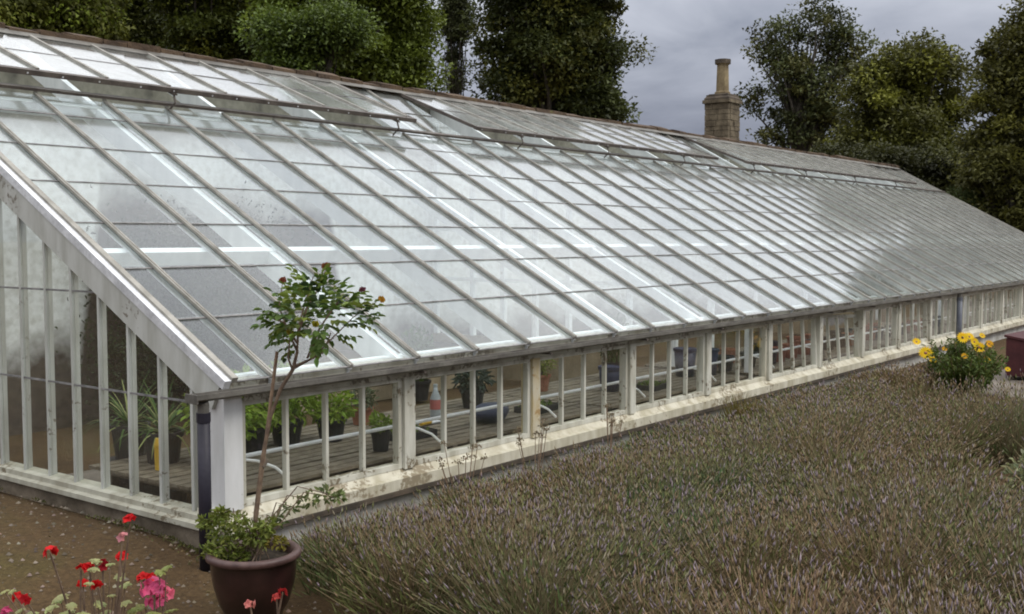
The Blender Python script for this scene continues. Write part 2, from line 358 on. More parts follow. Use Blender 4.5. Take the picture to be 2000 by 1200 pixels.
# ------------------------------------------------------------------ back wall with coping
LX = 25.62
wall = MB().box(-1.0, LX + 0.05, 4.80, 5.22, 0, 3.60).build('garden_wall', ['wall_wash'])
wall.data.materials.append(MATS['wall_stone'])
for p in wall.data.polygons:
    if abs(p.normal.y + 1) > 0.1: p.material_index = 1
tag(wall, 'tall whitewashed garden wall behind the greenhouse with mossy brown coping', 'wall')
x = -1.05
while x < LX + 0.1:
    ln = min(random.uniform(0.26, 0.44), LX + 0.14 - x)
    if ln < 0.08: break
    dz = random.uniform(-0.012, 0.014); dy = random.uniform(-0.015, 0.015); t = random.uniform(0.135, 0.165)
    c = MB(); h = ln / 2 - 0.006
    prof = [(-0.29, 0), (0.29, 0), (0.29, t * 0.75), (0.10, t), (-0.14, t * 0.97), (-0.29, t * 0.72)]
    c.prism_x(-h, h, [(a + random.uniform(-.01, .01), b + random.uniform(-.008, .008) * (b > 0)) for a, b in prof])
    o = link('coping_stone', c.mesh('coping_stone', 'coping'), wall, (x + ln / 2, 5.01 + dy, 3.603 + dz), (0, random.uniform(-.015, .015), random.uniform(-.03, .03)))
    x += ln

# ------------------------------------------------------------------ chimney on the wall
ch = empty('chimney', (16.55, 5.30, 3.0)); tag(ch, 'square brown stone chimney stack with one tall pot, rising behind the glass roof', 'chimney')
def stone_ring(z, h, half, parent, mat, per, seed):
    rr = random.Random(seed)
    for side in range(4):
        xs_ = [-half]; 
        while xs_[-1] < half - 0.12: xs_.append(min(half, xs_[-1] + rr.uniform(*per)))
        xs_[-1] = half
        # each corner stone belongs to one side only
        for a, b in zip(xs_[:-1], xs_[1:]):
            a2 = a + 0.10 if (a == -half) else a
            if b - a2 < 0.03: continue
            pr = rr.uniform(-.006, .008)
            m_ = MB().box(a2 + .004, b - .004, -half - pr, -half + 0.10, .004, h - .004)
            o = link('stone', m_.mesh('stone', mat), parent, (0, 0, z), (0, 0, side * math.pi / 2))
MB().box(-.24, .24, -.24, .24, 0, 1.68).build('stack_core', 'soot', ch)
z = 0.45; i = 0
while z < 1.40:
    h = random.choice((0.085, 0.10, 0.12)); stone_ring(z, h, 0.26, ch, 'chimney_stone', (0.16, 0.3), 100 + i); z += h; i += 1
stone_ring(z, 0.075, 0.30, ch, 'chimney_stone', (0.2, 0.34), 300); zb = z + 0.075
cp = MB(); top = 1.70
q0, q1 = 0.27, 0.20
cp.add([(-q0,-q0,zb),(q0,-q0,zb),(q0,q0,zb),(-q0,q0,zb),(-q0,-q0,top-.09),(q0,-q0,top-.09),(q0,q0,top-.09),(-q0,q0,top-.09),(-q1,-q1,top),(q1,-q1,top),(q1,q1,top),(-q1,q1,top)],
       [(0,1,5,4),(1,2,6,5),(2,3,7,6),(3,0,4,7),(4,5,9,8),(5,6,10,9),(6,7,11,10),(7,4,8,11),(8,9,10,11)])
cp.build('stack_cap', 'soot', ch)
pt = MB().lathe([(0.0, top), (0.165, top), (0.165, top + .04), (0.135, top + .06), (0.120, top + .58), (0.135, top + .60), (0.16, top + .615), (0.16, top + .69), (0.115, top + .70), (0.10, top + .60), (0, top + .55)], 8)
pot = pt.build('chimney_pot', ['chimney_pot'], ch)
MB().lathe([(0.166, top + .61), (0.168, top + .695), (0.11, top + .706)], 8).build('pot_rim', 'soot', pot)

# ================================================================== GREENHOUSE
TH = math.atan(0.545); CT, ST = math.cos(TH), math.sin(TH); EZ = 1.045
def rp(s, h): return (s * CT - h * ST, EZ + s * ST + h * CT)          # slope distance and height over the glass -> (y, z)
GH = empty('greenhouse'); tag(GH, 'long white lean-to greenhouse with sloping glass roof and a row of low front windows', 'greenhouse')
S_SILL = 3.49 / CT; S_TOP = 4.72 / CT
BX = [0.31 + 0.61 * k for k in range(42)]
POSTS = [1.49 + 1.414 * k for k in range(18)]

# low wall, sill, posts, head, fascia, gutter
MB().box(0.03, LX, 0.0, 0.16, -0.1, 0.176).build('plinth', 'plinth_wash', GH)
MB().prism_x(-0.03, LX + 0.03, [(-0.055, 0.181), (0.20, 0.181), (0.20, 0.30), (0.02, 0.30), (-0.02, 0.262), (-0.055, 0.252)]).build('sill_board', 'sill_wood', GH)
MB().prism_x(0.0, LX, [(-0.066, 0.150), (-0.010, 0.150), (-0.010, 0.178), (-0.066, 0.178)]).build('sill_dark_strip', 'soot', GH)  # thin dark strip along the underside of the sill edge
MB().box(-0.002, 0.125, -0.012, 0.115, 0.296, 0.93).build('corner_post', 'white_post', GH)
for i, px in enumerate(POSTS):
    hw = 0.046
    MB().box(px - hw, px + hw, -0.012, 0.10, 0.296, 0.93).build('post', 'ochre_wood' if i == 1 else 'white_wood', GH)
MB().box(0.0, LX, -0.02, 0.12, 0.932, 1.02).build('fascia_board', 'fascia_wood', GH)
MB().box(0.126, LX, -0.032, -0.0205, 0.905, 0.935).build('drip_moulding', 'fascia_wood', GH)
gp = [(-0.055, .990), (-0.055, 0.962), (-0.075, 0.950), (-0.125, 0.950), (-0.15, 0.965), (-0.15, 0.992), (-0.143, 0.992), (-0.143, 0.970), (-0.122, 0.957), (-0.078, 0.957), (-0.063, 0.966), (-0.063, .990)]
gm = MB()
n = len(gp)
vv = [(-0.27, y, z) for y, z in gp] + [(LX + 0.1, y, z) for y, z in gp]
gm.add(vv, [(i, (i + 1) % n, n + (i + 1) % n, n + i) for i in range(n)])
gut = gm.build('gutter', 'gutter_metal', GH)
MB().box(-0.26, LX + .09, -0.141, -0.065, 0.971, 0.980).build('gutter_shade_strip', 'soil_dark', gut)  # dark strip added to paint the shadow line below the glass edge
for i in range(18): 
    MB().box(POSTS[i] - .012, POSTS[i] + .012, -0.156, -0.034, 0.936, 0.949).build('gutter_bracket', 'vent_metal', gut)
MB().box(-0.28, -0.2705, -0.152, -0.05, 0.945, 0.994).build('stop_end', 'gutter_metal', gut)
def downpipe(x, y, z0, z1, r, mat):
    d = MB().tube([(x, y, z0), (x, y, z1)], r, 12).build('downpipe', mat, GH, True)
    MB().tube([(x, y, z1 - 0.03), (x, y, z1 + 0.02)], r * 1.1, 12).build('collar', mat, d)
    MB().tube([(x, y, z1 + .02), (x, y, z1 + 0.06), (x - 0.005, y, 0.945)], r * 0.9, 12).build('outlet', 'gutter_metal', d)
downpipe(-0.205, -0.105, 0.0, 0.87, 0.034, 'pipe_paint')
downpipe(13.92, -0.105, 0.0, 0.87, 0.042, 'pipe_blue')

# front windows: each a sash with four panes
def sash(w, h):
    m_ = MB(); s_ = 0.034
    m_.box(0, s_, 0, .045, 0, h); m_.box(w - s_, w, 0, .045, 0, h); m_.box(s_, w - s_, .001, .044, h - .036, h); m_.box(s_, w - s_, .001, .044, 0, .034)
    return m_
def window(x0, x1, i):
    w = x1 - x0; h = 0.608
    fm = sash(w, h).mesh('window', 'sill_wood' if i in (4,) else 'white_wood')
    win = link('window', fm, GH, (x0, 0.012, 0.300))
    if i in (5, 8): win.rotation_euler = (R(-3.5), 0, 0)
    if i == 6: win.rotation_euler = (R(-6), R(3), 0); tag(win, 'window sash hanging slightly askew')
    pw = (w - 0.06) / 4
    bar = MB().box(-0.011, 0.011, 0.004, 0.040, 0.034, h - .036).mesh('glazing_bar', 'white_wood')
    pane = MB().box(0.012, pw - 0.012, 0.020, 0.023, 0.034, h - .036).mesh('pane', 'side_glass')
    for k in range(4):
        link('pane', pane, win, (0.03 + pw * k, 0, 0))
        if k: link('glazing_bar', bar, win, (0.03 + pw * k, 0, 0))
edges = [0.127] + POSTS
for i in range(18):
    window(edges[i] + (0.048 if i else 0.002), edges[i + 1] - 0.048, i)
# last narrow infill by the far corner
MB().box(POSTS[-1] + .048, LX, 0.0, 0.09, 0.30, 0.93).build('end_post', 'white_wood', GH)

# roof: glazing bars, panes, rafters, purlins
def local_roof_obj(name, mb, mats, parent, x, s=0.0):
    y, z = rp(s, 0); return link(name, mb.mesh(name, mats), parent, (x, y, z), (TH, 0, 0))
def glazing_bar_mesh(s0, s1, wdt=0.030, ht=0.026):
    m_ = MB()
    m_.prism_x(0, 1, [(0, 0), (0, 0), (0, 0)]) if False else None
    # cap of two ribs with a groove between, on a web under the glass
    for sx in (-1, 1):
        a, b = sorted((sx * 0.004, sx * wdt / 2))
        m_.add([(a, s0, .007), (b, s0, .007), (b, s1, .007), (a, s1, .007), (a, s0, ht), (b, s0, ht), (b, s1, ht), (a, s1, ht)],
               [(0,3,2,1),(4,5,6,7),(0,1,5,4),(1,2,6,5),(2,3,7,6),(3,0,4,7)], 0)
    m_.box(-0.0045, 0.0045, s0 + .002, s1 - .002, -0.001, ht * 0.5, 0); m_.box(-0.0044, 0.0044, s0 + .002, s1 - .002, -0.045, -0.0125, 1)
    m_.box(-wdt / 2 + .001, wdt / 2 - .001, s0 + .001, s1 - .001, -0.012, -0.003, 1)
    return m_.mesh('glazing_bar', ['bar_metal', 'bar_edge'])
bar_me = glazing_bar_mesh(-0.06, S_SILL + 0.01)
bar_up = glazing_bar_mesh(S_SILL + 0.012, S_TOP + 0.02)
VENTS = [(0, 8), (10, 20), (22, 37)]
def in_vent(k): return any(a <= k <= b for a, b in VENTS)       # bar k carries a vent instead of fixed glass above the sill
for k, bx in enumerate(BX):
    link('glazing_bar', bar_me, GH, (bx, 0, EZ), (TH, 0, 0))
    if not in_vent(k): link('upper_glazing_bar', bar_up, GH, (bx, 0, EZ), (TH, 0, 0))
for sx in (0.0, LX):      # verge trims
    sg = 1 if sx == 0 else -1
    vb = MB(); vb.box(-0.02, 0.02, -0.065, S_TOP, .006, .040, 0); vb.box(-0.066 if sg > 0 else 0.0215, -0.0215 if sg > 0 else 0.066, -0.068, S_TOP, -0.028, .024, 1)
    local_roof_obj('verge_trim', vb, ['bar_metal', 'bar_edge'], GH, sx + 0.03 * sg)
    bb = MB(); bb.box(-0.028, 0.026, -0.03, S_TOP, -0.185, -0.030)
    local_roof_obj('barge_board', bb, 'gable_wood', GH, sx)
# panes, lapped like slates; the lower edge of each holds a line of grime
ROW = 0.525 / CT
rows = [(-0.055, ROW)] + [(ROW * r, ROW * (r + 1)) for r in range(1, 6)] + [(ROW * 6, S_SILL)]
cols = [(0.055, BX[0])] + [(BX[k], BX[k + 1]) for k in range(41)] + [(BX[-1], LX - 0.055)]
PANE = {}
def pane_mesh(w, ln, name='roof_pane'):
    key = (round(w, 3), round(ln, 3), name)
    if key not in PANE:
        m_ = MB(); g_ = 0.0065
        m_.box(g_, w - g_, 0.014, ln + 0.03, 0, 0.004, 0); m_.box(g_, w - g_, 0.0, 0.0135, -0.001, 0.0055, 1)
        PANE[key] = m_.mesh(name, ['roof_glass', 'lap_grime'])
    return PANE[key]
for ci, (a, b) in enumerate(cols):
    for ri, (s0, s1) in enumerate(rows):
        tilt = R(0.32) + random.gauss(0, R(0.12)); y, z = rp(s0, 0.0)
        link('roof_pane', pane_mesh(b - a, s1 - s0 - (0.03 if ri == 6 else 0)), GH, (a, y, z), (TH - tilt, random.gauss(0, R(0.10)), 0))
# fixed glass between the vents
URow = (S_TOP - S_SILL) / 2
for ci, (a, b) in enumerate(cols):
    ka, kb = ci - 1, ci
    if any(v0 <= ka and kb <= v1 for v0, v1 in VENTS): continue
    for r in range(2):
        y, z = rp(S_SILL + 0.015 + URow * r, 0.001)
        link('upper_roof_pane', pane_mesh(b - a, URow - 0.05, 'upper_roof_pane'), GH, (a, y, z), (TH - R(0.3), 0, 0))
local_roof_obj('vent_sill', MB().box(0.06, LX - 0.06, S_SILL - 0.02, S_SILL + 0.028, 0.038, 0.062), 'vent_metal', GH, 0)
local_roof_obj('vent_sill_beam', MB().box(0.06, LX - 0.06, S_SILL - 0.03, S_SILL + 0.03, -0.16, -0.052), 'inner_white', GH, 0)
local_roof_obj('ridge_flashing', MB().box(0.0, LX, S_TOP - 0.09, S_TOP + 0.03, 0.042, 0.048), 'gutter_metal', GH, 0)
# white timbers under the glass
raf = MB(); raf.box(-0.028, 0.028, 0.02, S_TOP + 0.03, -0.22, -0.055)
raf_me = raf.mesh('rafter', 'inner_white')
for px in POSTS: link('rafter', raf_me, GH, (px, 0, EZ), (TH, 0, 0))
for s_, hgt in ((1.33 / CT, 0.10),):
    local_roof_obj('purlin', MB().box(0.05, LX - 0.05, s_ - 0.03, s_ + 0.03, -0.05 - hgt, -0.046), 'inner_white', GH, 0)
MB().box(0.05, LX - .05, 0.13, 0.20, 0.93, 1.03).build('wall_plate', 'inner_white', GH)

# roof vents: long sashes hinged under the coping and propped open
HY, HZ = 4.69, EZ + 0.545 * 4.69 + 0.030
VL = (4.70 - 3.47) / CT; VA = TH - R(6.8)
for vi, (k0, k1) in enumerate(VENTS):
    x0, x1 = BX[k0] - 0.04, BX[k1] + 0.12; w_ = x1 - x0
    # local axes: x along, y up the slope from the free edge, hinge at y = VL
    y0 = HY - VL * math.cos(VA); z0 = HZ - VL * math.sin(VA)
    fr_ = MB(); fr_.box(0, w_, 0, 0.055, -0.030, 0.012); fr_.box(0, w_, VL - 0.05, VL, -0.02, 0.012); fr_.box(0, 0.04, 0.0555, VL - .0505, -.025, .0115); fr_.box(w_ - .04, w_, 0.0555, VL - .0505, -.025, .0115)
    v = link('roof_vent', fr_.mesh('roof_vent', 'vent_metal'), GH, (x0, y0, z0), (VA, 0, 0))
    tag(v, ('near roof vent propped open', 'middle roof vent propped open', 'far roof vent propped open')[vi])
    inner = [0.04] + [BX[k] - x0 for k in range(k0 + 1, k1)] + [w_ - 0.04]
    if vi == 0: inner = [0.04] + [BX[k] - x0 for k in range(k0 + 1, k1 + 1)] + [w_ - 0.04]
    vbar = MB(); vbar.box(-0.014, 0.014, 0.056, VL - 0.051, -0.02, 0.024); vbar = vbar.mesh('vent_bar', 'bar_metal')
    for a, b in zip(inner[:-1], inner[1:]):
        ln = (VL - 0.11) / 2
        for r in range(2):
            link('vent_pane', pane_mesh(b - a - 0.01, ln - 0.03, 'vent_pane'), v, (a + 0.005, 0.057 + ln * r, 0.004), (R(-0.3) + random.gauss(0, R(.12)), 0, 0))
    for a in inner[1:-1]: link('vent_bar', vbar, v, (a, 0, 0))
    rr = random.Random(vi)
    arm_xs = [1.9, 4.75] if vi == 0 else ([0.9, 2.9, 5.1] if vi == 1 else [0.3, 2.6, 5.2, 7.8])
    for ax in arm_xs:
        a_ = MB(); yy, zz_ = rp(S_SILL, 0.06)
        a_.tube([(ax, 0.02, -0.03), (ax - 0.02, -0.06, -0.10), (ax - 0.04, -0.02, -0.19)], 0.010, 6); link('stay_arm', a_.mesh('stay_arm', 'vent_metal'), v)
        a_ = MB().box(ax - .035, ax + .015, -0.02, 0.05, -0.045, -0.031); link('stay_plate', a_.mesh('stay_plate', 'vent_metal'), v)
    for b_ in range(int(w_ / 0.35)):
        bx_ = 0.15 + b_ * 0.35 + rr.uniform(-.08, .08)
        if bx_ < w_ - .05: link('bolt', MB().box(bx_ - .006, bx_ + .006, -0.004, -0.0005, -0.018, -0.006).mesh('bolt', 'bar_edge'), v)

# gables
def gable(xg, near):
    gb = MB().prism_x(0, 1, [(0, 0), (0, 1), (1, 0)]) if False else MB()
    gb.add([(-.045, -.02, .2), (.04, -.02, .2), (.04, 4.79, .2), (-.045, 4.79, .2), (-.045, -.02, .262), (.04, -.02, .285), (.04, 4.79, .285), (-.045, 4.79, .262)], [(0,3,2,1),(4,5,6,7),(0,1,5,4),(1,2,6,5),(2,3,7,6),(3,0,4,7)])
    gb.add([(-.075, -.02, .192), (-.0455, -.02, .192), (-.0455, 4.79, .192), (-.075, 4.79, .192), (-.075, -.02, .222), (-.0455, -.02, .232), (-.0455, 4.79, .232), (-.075, 4.79, .222)], [(0,3,2,1),(4,5,6,7),(0,1,5,4),(1,2,6,5),(2,3,7,6),(3,0,4,7)])
    sg = 1 if near else -1
    G = link('gable_end', gb.mesh('gable_end', 'gable_sill'), GH, (xg, 0, 0), (0, 0, 0))
    MB().box(-0.02, 0.12, 0.0 if not near else 0.17, 4.79, -0.05, 0.190).build('footing', 'wall_stone', G)
    ybars = [0.255 + 0.302 * k for k in range(15)]
    def top(y): return EZ + 0.545 * y - 0.185 / CT + 0.02
    for y in ybars:
        m_ = MB(); t0, t1 = top(y - .016), top(y + .016)
        def post_(xa, xb, ha):
            a0, a1 = top(y - ha), top(y + ha)
            m_.add([(xa, y-ha, 0.268), (xb, y-ha, 0.268), (xb, y+ha, 0.268), (xa, y+ha, 0.268), (xa, y-ha, a0), (xb, y-ha, a0), (xb, y+ha, a1), (xa, y+ha, a1)],
                   [(0,3,2,1),(4,5,6,7),(0,1,5,4),(1,2,6,5),(2,3,7,6),(3,0,4,7)])
        post_(-0.018, 0.0, 0.011); post_(0.0005, 0.030, 0.015)
        m_.build('glazing_bar', 'gable_wood', G)
    ye = [0.118] + ybars + [4.79]
    for a, b in zip(ye[:-1], ye[1:]):
        ya, yb = a + 0.013, b - 0.013; zc = 0.268
        cuts = [0.89, 1.48, 2.07, 2.66, 3.25]; i = 0
        while True:
            zn = cuts[i] if i < len(cuts) else 9
            ta, tb = top(ya), top(yb)
            if zc >= tb: break
            za_, zb_ = min(zn, ta), min(zn, tb)
            poly = [(ya, zc), (yb, zc), (yb, zb_)]
            if za_ < zb_ - 1e-6 and zn < tb:
                ycut = ya + (zn - ta) / (tb - ta) * (yb - ya); poly += [(ycut, zn)]
            if za_ > zc + 1e-4: poly += [(ya, za_)]
            elif zc > ta:
                ycut = ya + (zc - ta) / (tb - ta) * (yb - ya); poly[0] = (ycut, zc)
            n_ = len(poly); m_ = MB()
            off = 0.0012 * (i % 2)
            vs_ = [(-0.013 + off * 3, y, z) for y, z in poly] + [(-0.010 + off * 3, y, z) for y, z in poly]
            m_.add(vs_, [tuple(range(n_)), tuple(range(n_, 2 * n_))[::-1]] + [(i2, n_ + i2, n_ + (i2 + 1) % n_, (i2 + 1) % n_) for i2 in range(n_)], 0)
            if i and poly[1][0] - poly[0][0] > 0.05: m_.box(-0.0155, -0.008, poly[0][0], poly[1][0], zc - 0.006, zc + 0.006, 1)
            m_.build('pane', ['side_glass', 'lap_grime'], G)
            if zn >= tb: break
            zc = zn; i += 1
    return G
gable(0.0, True); gable(LX, False)

# water pipe with curved brackets behind the front windows
pp = MB().tube([(0.13, 0.30, 0.515), (LX - 0.1, 0.30, 0.515)], 0.013, 10).build('pipe', 'inner_white', GH, True)
for i in range(18):
    x0 = 0.35 + 1.414 * i
    MB().tube([(x0, .30, .502), (x0 + 0.10, .26, .48), (x0 + 0.20, .22, .43), (x0 + 0.27, .19, .36)], 0.009, 6).build('bracket', 'inner_white', pp)

# partitions across the inside
def partition(xp, label):
    P = empty('partition', (xp, 0, 0)); tag(P, label, 'partition')
    def top(y): return EZ + 0.545 * y - 0.30
    MB().box(-0.02, 0.02, 1.8, 4.79, 0.03, 0.55).build('boarding', 'tan_board', P)
    ys_ = [0.25, 0.7, 1.15, 1.75, 2.6, 3.1, 3.6, 4.1, 4.72]
    for y in ys_:
        if 1.8 < y < 2.5: continue
        MB().box(-0.03, 0.03, y - 0.03, y + 0.03, 0.551 if y > 1.8 else 0.36, top(y)).build('stud', 'inner_white', P)
    for za in (1.25, 1.9):
        MB().box(-0.018, 0.018, max(.3, (za - EZ + .33) / .545), 4.75, za, za + 0.05).build('rail', 'inner_white', P)
    for a, b in zip(ys_[:-1], ys_[1:]):
        if a == 1.75: continue
        ya, yb = a + .032, b - .032; zb = 0.552 if a > 1.8 else 0.36
        m_ = MB(); m_.add([(-.002, ya, zb), (-.002, yb, zb), (-.002, yb, top(yb)), (-.002, ya, top(ya)), (.002, ya, zb), (.002, yb, zb), (.002, yb, top(yb)), (.002, ya, top(ya))],
               [(3,2,1,0),(4,5,6,7),(0,1,5,4),(1,2,6,5),(2,3,7,6),(3,0,4,7)])
        m_.build('pane', 'side_glass', P)
partition(7.146, 'white glazed partition across the greenhouse behind the sixth window')
partition(15.63, 'white glazed partition far down inside the greenhouse')

# ================================================================== INSIDE
def bench(x0, x1, label, y0=0.215, y1=1.62):
    B = empty('slatted_bench', (x0, y0, 0)); tag(B, label, 'bench', 'slatted benches along the front windows')
    ln = x1 - x0; n_ = 13; pitch = (y1 - y0) / n_
    me = MB().box(0, ln, 0, pitch - 0.022, 0.312, 0.332).mesh('slat', 'slat_wood')
    for k in range(n_): link('slat', me, B, (0, k * pitch, random.uniform(-.002, .002)))
    for xx in np.arange(0.15, ln, (ln - 0.3) / 4 - 1e-6):
        MB().box(xx - .025, xx + .025, 0.01, y1 - y0 - .02, 0.25, 0.309).build('bearer', 'slat_wood', B)
        for yy in (0.05, y1 - y0 - .09): MB().box(xx - .024, xx + .024, yy, yy + .05, 0.0, 0.249).build('leg', 'slat_wood', B)
bench(0.16, 4.30, 'weathered slatted bench holding green plants behind the near windows')
bench(4.33, 7.05, 'weathered slatted bench behind the fourth and fifth windows')
bench(7.25, 15.5, 'weathered slatted bench of pots beyond the first partition')
bench(15.75, 25.4, 'weathered slatted bench at the far end of the greenhouse')
def block(name, mb, mat, label, cat, group=None): return tag(mb.build(name, mat), label, cat, group)
rb = empty('raised_bed', (2.98, 3.6, 0)); tag(rb, 'tan boarded raised bed along the back wall inside the greenhouse', 'raised bed')
for k in range(3): MB().box(0, 4.1, 0, 0.03, 0.01 + 0.17 * k, 0.17 + 0.17 * k).build('board', 'tan_board', rb)
MB().box(0.0, 0.03, 0.031, 1.19, 0.01, 0.52).build('end_board', 'tan_board', rb); MB().box(0.031, 4.1, 0.031, 1.19, 0.005, 0.44).build('soil', 'soil_dark', rb)

def plant_leaves(n, centre, rad, ln, wd, col, amt=0.3, drop=0.0, up=0.5):
    c = rdir(n) * RNG.uniform(0.35, 1, (n, 1)) * np.array(rad) + np.array(centre)
    d = unit(c - np.array(centre) + rdir(n) * np.array(rad).mean() * 0.8 + np.array([0, 0, -drop]))
    nn = unit(rdir(n) * 0.7 + np.array([0, 0, up]))
    return (leaves(c, d, nn, RNG.uniform(.6, 1.1, n) * ln, RNG.uniform(.7, 1.1, n) * wd), LEAF_F, jitter(col, n, amt))
def pot_mesh(r, h, mat, name='pot'):
    return MB().lathe([(0, 0), (r * .74, 0), (r * .95, h * .86), (r * 1.05, h * .86), (r * 1.05, h), (r * .93, h), (r * .9, h * .85), (0, h * .85)], 16).mesh(name, mat)
def potted(name, loc, r, h, mat, label, cat, group, crown, rad, n, ln, wd, col):
    P = empty(name, loc); tag(P, label, cat, group)
    link('pot', pot_mesh(r, h, mat), P)
    st = MB()
    for k in range(5):
        a = k * 1.257; st.tube([(0.02 * math.cos(a), .02 * math.sin(a), h * .8), (rad[0] * .25 * math.cos(a), rad[1] * .25 * math.sin(a), h + crown * .6), (rad[0] * .5 * math.cos(a), rad[1] * .5 * math.sin(a), h + crown)], 0.005, 5)
    st.build('stem', 'bark', P)
    link('foliage', np_mesh('foliage', [plant_leaves(n, (0, 0, h + crown), rad, ln, wd, col)], 'leaf'), P)
    return P
BZ = 0.335; GG = 'bushy green plants on the near bench'; lime = (0.20, 0.29, 0.03)
potted('potted_plant', (0.78, 0.98, BZ), .12, .17, 'black_plastic', 'bushy bright green pot plant nearest the corner post, on the bench', 'plant', GG, .17, (.27, .26, .22), 700, .07, .03, lime)
potted('potted_plant', (1.10, 1.10, BZ), .12, .17, 'black_plastic', 'bushy bright green pot plant, second from the corner post', 'plant', GG, .18, (.26, .26, .22), 650, .07, .03, lime)
potted('potted_plant', (1.42, 1.12, BZ), .12, .17, 'black_plastic', 'bushy bright green pot plant, third from the corner post', 'plant', GG, .18, (.26, .26, .23), 650, .07, .03, lime)
potted('potted_plant', (1.72, 0.98, BZ), .11, .16, 'black_plastic', 'smaller green pot plant, rightmost of the bushy group on the bench', 'plant', GG, .09, (.17, .17, .13), 320, .06, .028, lime)
potted('potted_plant', (1.66, 0.42, BZ), .07, .14, 'black_plastic', 'small green seedling in a black pot beside the first front post', 'plant', None, .05, (.08, .08, .07), 120, .05, .025, lime)
potted('potted_plant', (3.55, 1.15, BZ), .11, .16, 'black_plastic', 'dark grey green pot plant behind the bottle in the second window', 'plant', None, .08, (.17, .16, .10), 300, .07, .03, (.045, .065, .05))
potted('potted_plant', (5.1, 3.2, 0.03), .14, .22, 'black_plastic', 'green shrub on the path seen through the third window', 'plant', None, .28, (.2, .2, .3), 420, .09, .035, (.06, .11, .02))

potted('potted_plant', (4.75, 1.30, BZ), .11, .16, 'terracotta', 'feathery yellow green plant in a clay pot behind the fourth window', 'plant', None, .13, (.17, .17, .17), 420, .05, .016, (.17, .20, .04))
potted('potted_plant', (5.95, 1.20, BZ), .13, .18, 'black_plastic', 'tall dark green plant in a black pot behind the fifth window', 'plant', None, .22, (.16, .16, .26), 420, .08, .03, (.05, .085, .02))
potted('potted_plant', (2.35, 1.30, BZ), .09, .14, 'terracotta', 'small clay pot of grey leaves at the back of the near bench', 'plant', None, .08, (.12, .12, .09), 240, .05, .02, (.12, .14, .08))
for tx_, ty_, lb in ((2.15, .62, 'seed tray on the near bench left of the blue sack'), (3.75, .60, 'seed tray on the near bench right of the blue sack'), (5.55, .52, 'seed tray beside the dark blue tub behind the fourth window')):
    T_ = empty('seed_tray', (tx_, ty_, BZ), random.uniform(-.2, .2)); tag(T_, lb, 'seed tray')
    t_ = MB(); t_.box(-.19, .19, -.12, .12, 0, .006); t_.box(-.19, .19, -.12, -.114, .0065, .05); t_.box(-.19, .19, .114, .12, .0065, .05); t_.box(-.19, -.184, -.1135, .1135, .0065, .05); t_.box(.184, .19, -.1135, .1135, .0065, .05); t_.build('tray', 'black_plastic', T_)
    MB().box(-.183, .183, -.113, .113, .007, .042).build('compost', 'soil_dark', T_)
    sc_ = np.stack([RNG.uniform(-.17, .17, 90), RNG.uniform(-.1, .1, 90), np.full(90, .042)], 1)
    link('seedling', np_mesh('seedling', [(leaves(sc_, unit(rdir(90) + np.array([0, 0, .9])), rdir(90), RNG.uniform(.02, .05, 90), RNG.uniform(.012, .02, 90)), LEAF_F, jitter((.12, .18, .03), 90, .3))], 'leaf'), T_)

def spiky(loc, label, n=46, yellow=False):
    P = empty('spider_plant', loc); tag(P, label, 'plant', 'striped spiky plants inside the near gable')
    link('pot', pot_mesh(.13, .24, 'black_plastic'), P)
    els = []; a = RNG.uniform(0, 6.28, n); el = RNG.uniform(.15, 1.5, n)
    ln = RNG.uniform(.25, .42, n)
    segs = 4; pts = np.zeros((n, segs + 1, 3)); 
    for s_ in range(1, segs + 1):
        e_ = el - (s_ - 1) * 0.32 * (1.6 - el)
        pts[:, s_] = pts[:, s_ - 1] + np.stack([np.cos(a) * np.cos(e_), np.sin(a) * np.cos(e_), np.sin(e_)], 1) * (ln / segs)[:, None]
    pts[:, :, 2] += 0.22
    side = np.stack([-np.sin(a), np.cos(a), np.zeros(n)], 1)
    tint = np.where(RNG.random((n, 1)) < 0.35, np.array([[.30, .33, .12]]), np.array([[.07, .14, .03]])) * RNG.uniform(.8, 1.2, (n, 1))
    for s_ in range(segs):
        w0, w1 = 0.011 * (1 - s_ / segs) + .002, 0.011 * (1 - (s_ + 1) / segs) + .001
        q = np.stack([pts[:, s_] - side * w0, pts[:, s_] + side * w0, pts[:, s_ + 1] + side * w1, pts[:, s_ + 1] - side * w1], 1)
        els.append((q, DIA_F, tint))
    link('foliage', np_mesh('foliage', els, 'leaf'), P)
    return P
spiky((0.55, 1.72, 0.30), 'striped spiky plant in a black pot behind the gable glass, left one', 60)
spiky((0.52, 1.30, 0.30), 'striped spiky plant in a black pot behind the gable glass, right one', 56)
for (lx, ly), lb in (((0.55, 1.72), 'left'), ((0.52, 1.30), 'right')):
    t_ = MB().lathe([(0, .03), (.14, .03), (.17, .29), (.185, .295), (.175, .297), (0, .297)], 14); 
    tag(link('upturned_tub', t_.mesh('upturned_tub', 'black_plastic'), None, (lx, ly, 0)), f'black tub under the {lb} striped spiky plant', 'tub')
tag(MB().lathe([(0, 0), (.035, 0), (.04, .16), (.03, .2), (0, .2)], 12, (0.36, 1.10, 0.335)).build('watering_bottle', 'yellow_plastic'), 'yellow plastic bottle inside the near gable by the drainpipe', 'bottle')
bt = empty('spray_bottle', (2.95, 1.05, BZ)); tag(bt, 'clear bottle with red label standing on the bench', 'bottle')
MB().lathe([(0, 0), (.042, 0), (.045, .02), (.045, .16), (.02, .22), (.016, .25), (0, .25)], 14).build('body', 'bottle_white', bt, True)
MB().lathe([(.046, .07), (.0465, .07), (.0465, .15), (.046, .15)], 14).build('label_band', 'red_label', bt); MB().lathe([(.018, .25), (.018, .275), (0, .276)], 10).build('cap', 'bottle_white', bt)
tr_ = empty('trowel', (2.55, 0.85, BZ)); tag(tr_, 'yellow handled hand tool lying on the bench by the bottle', 'hand tool')
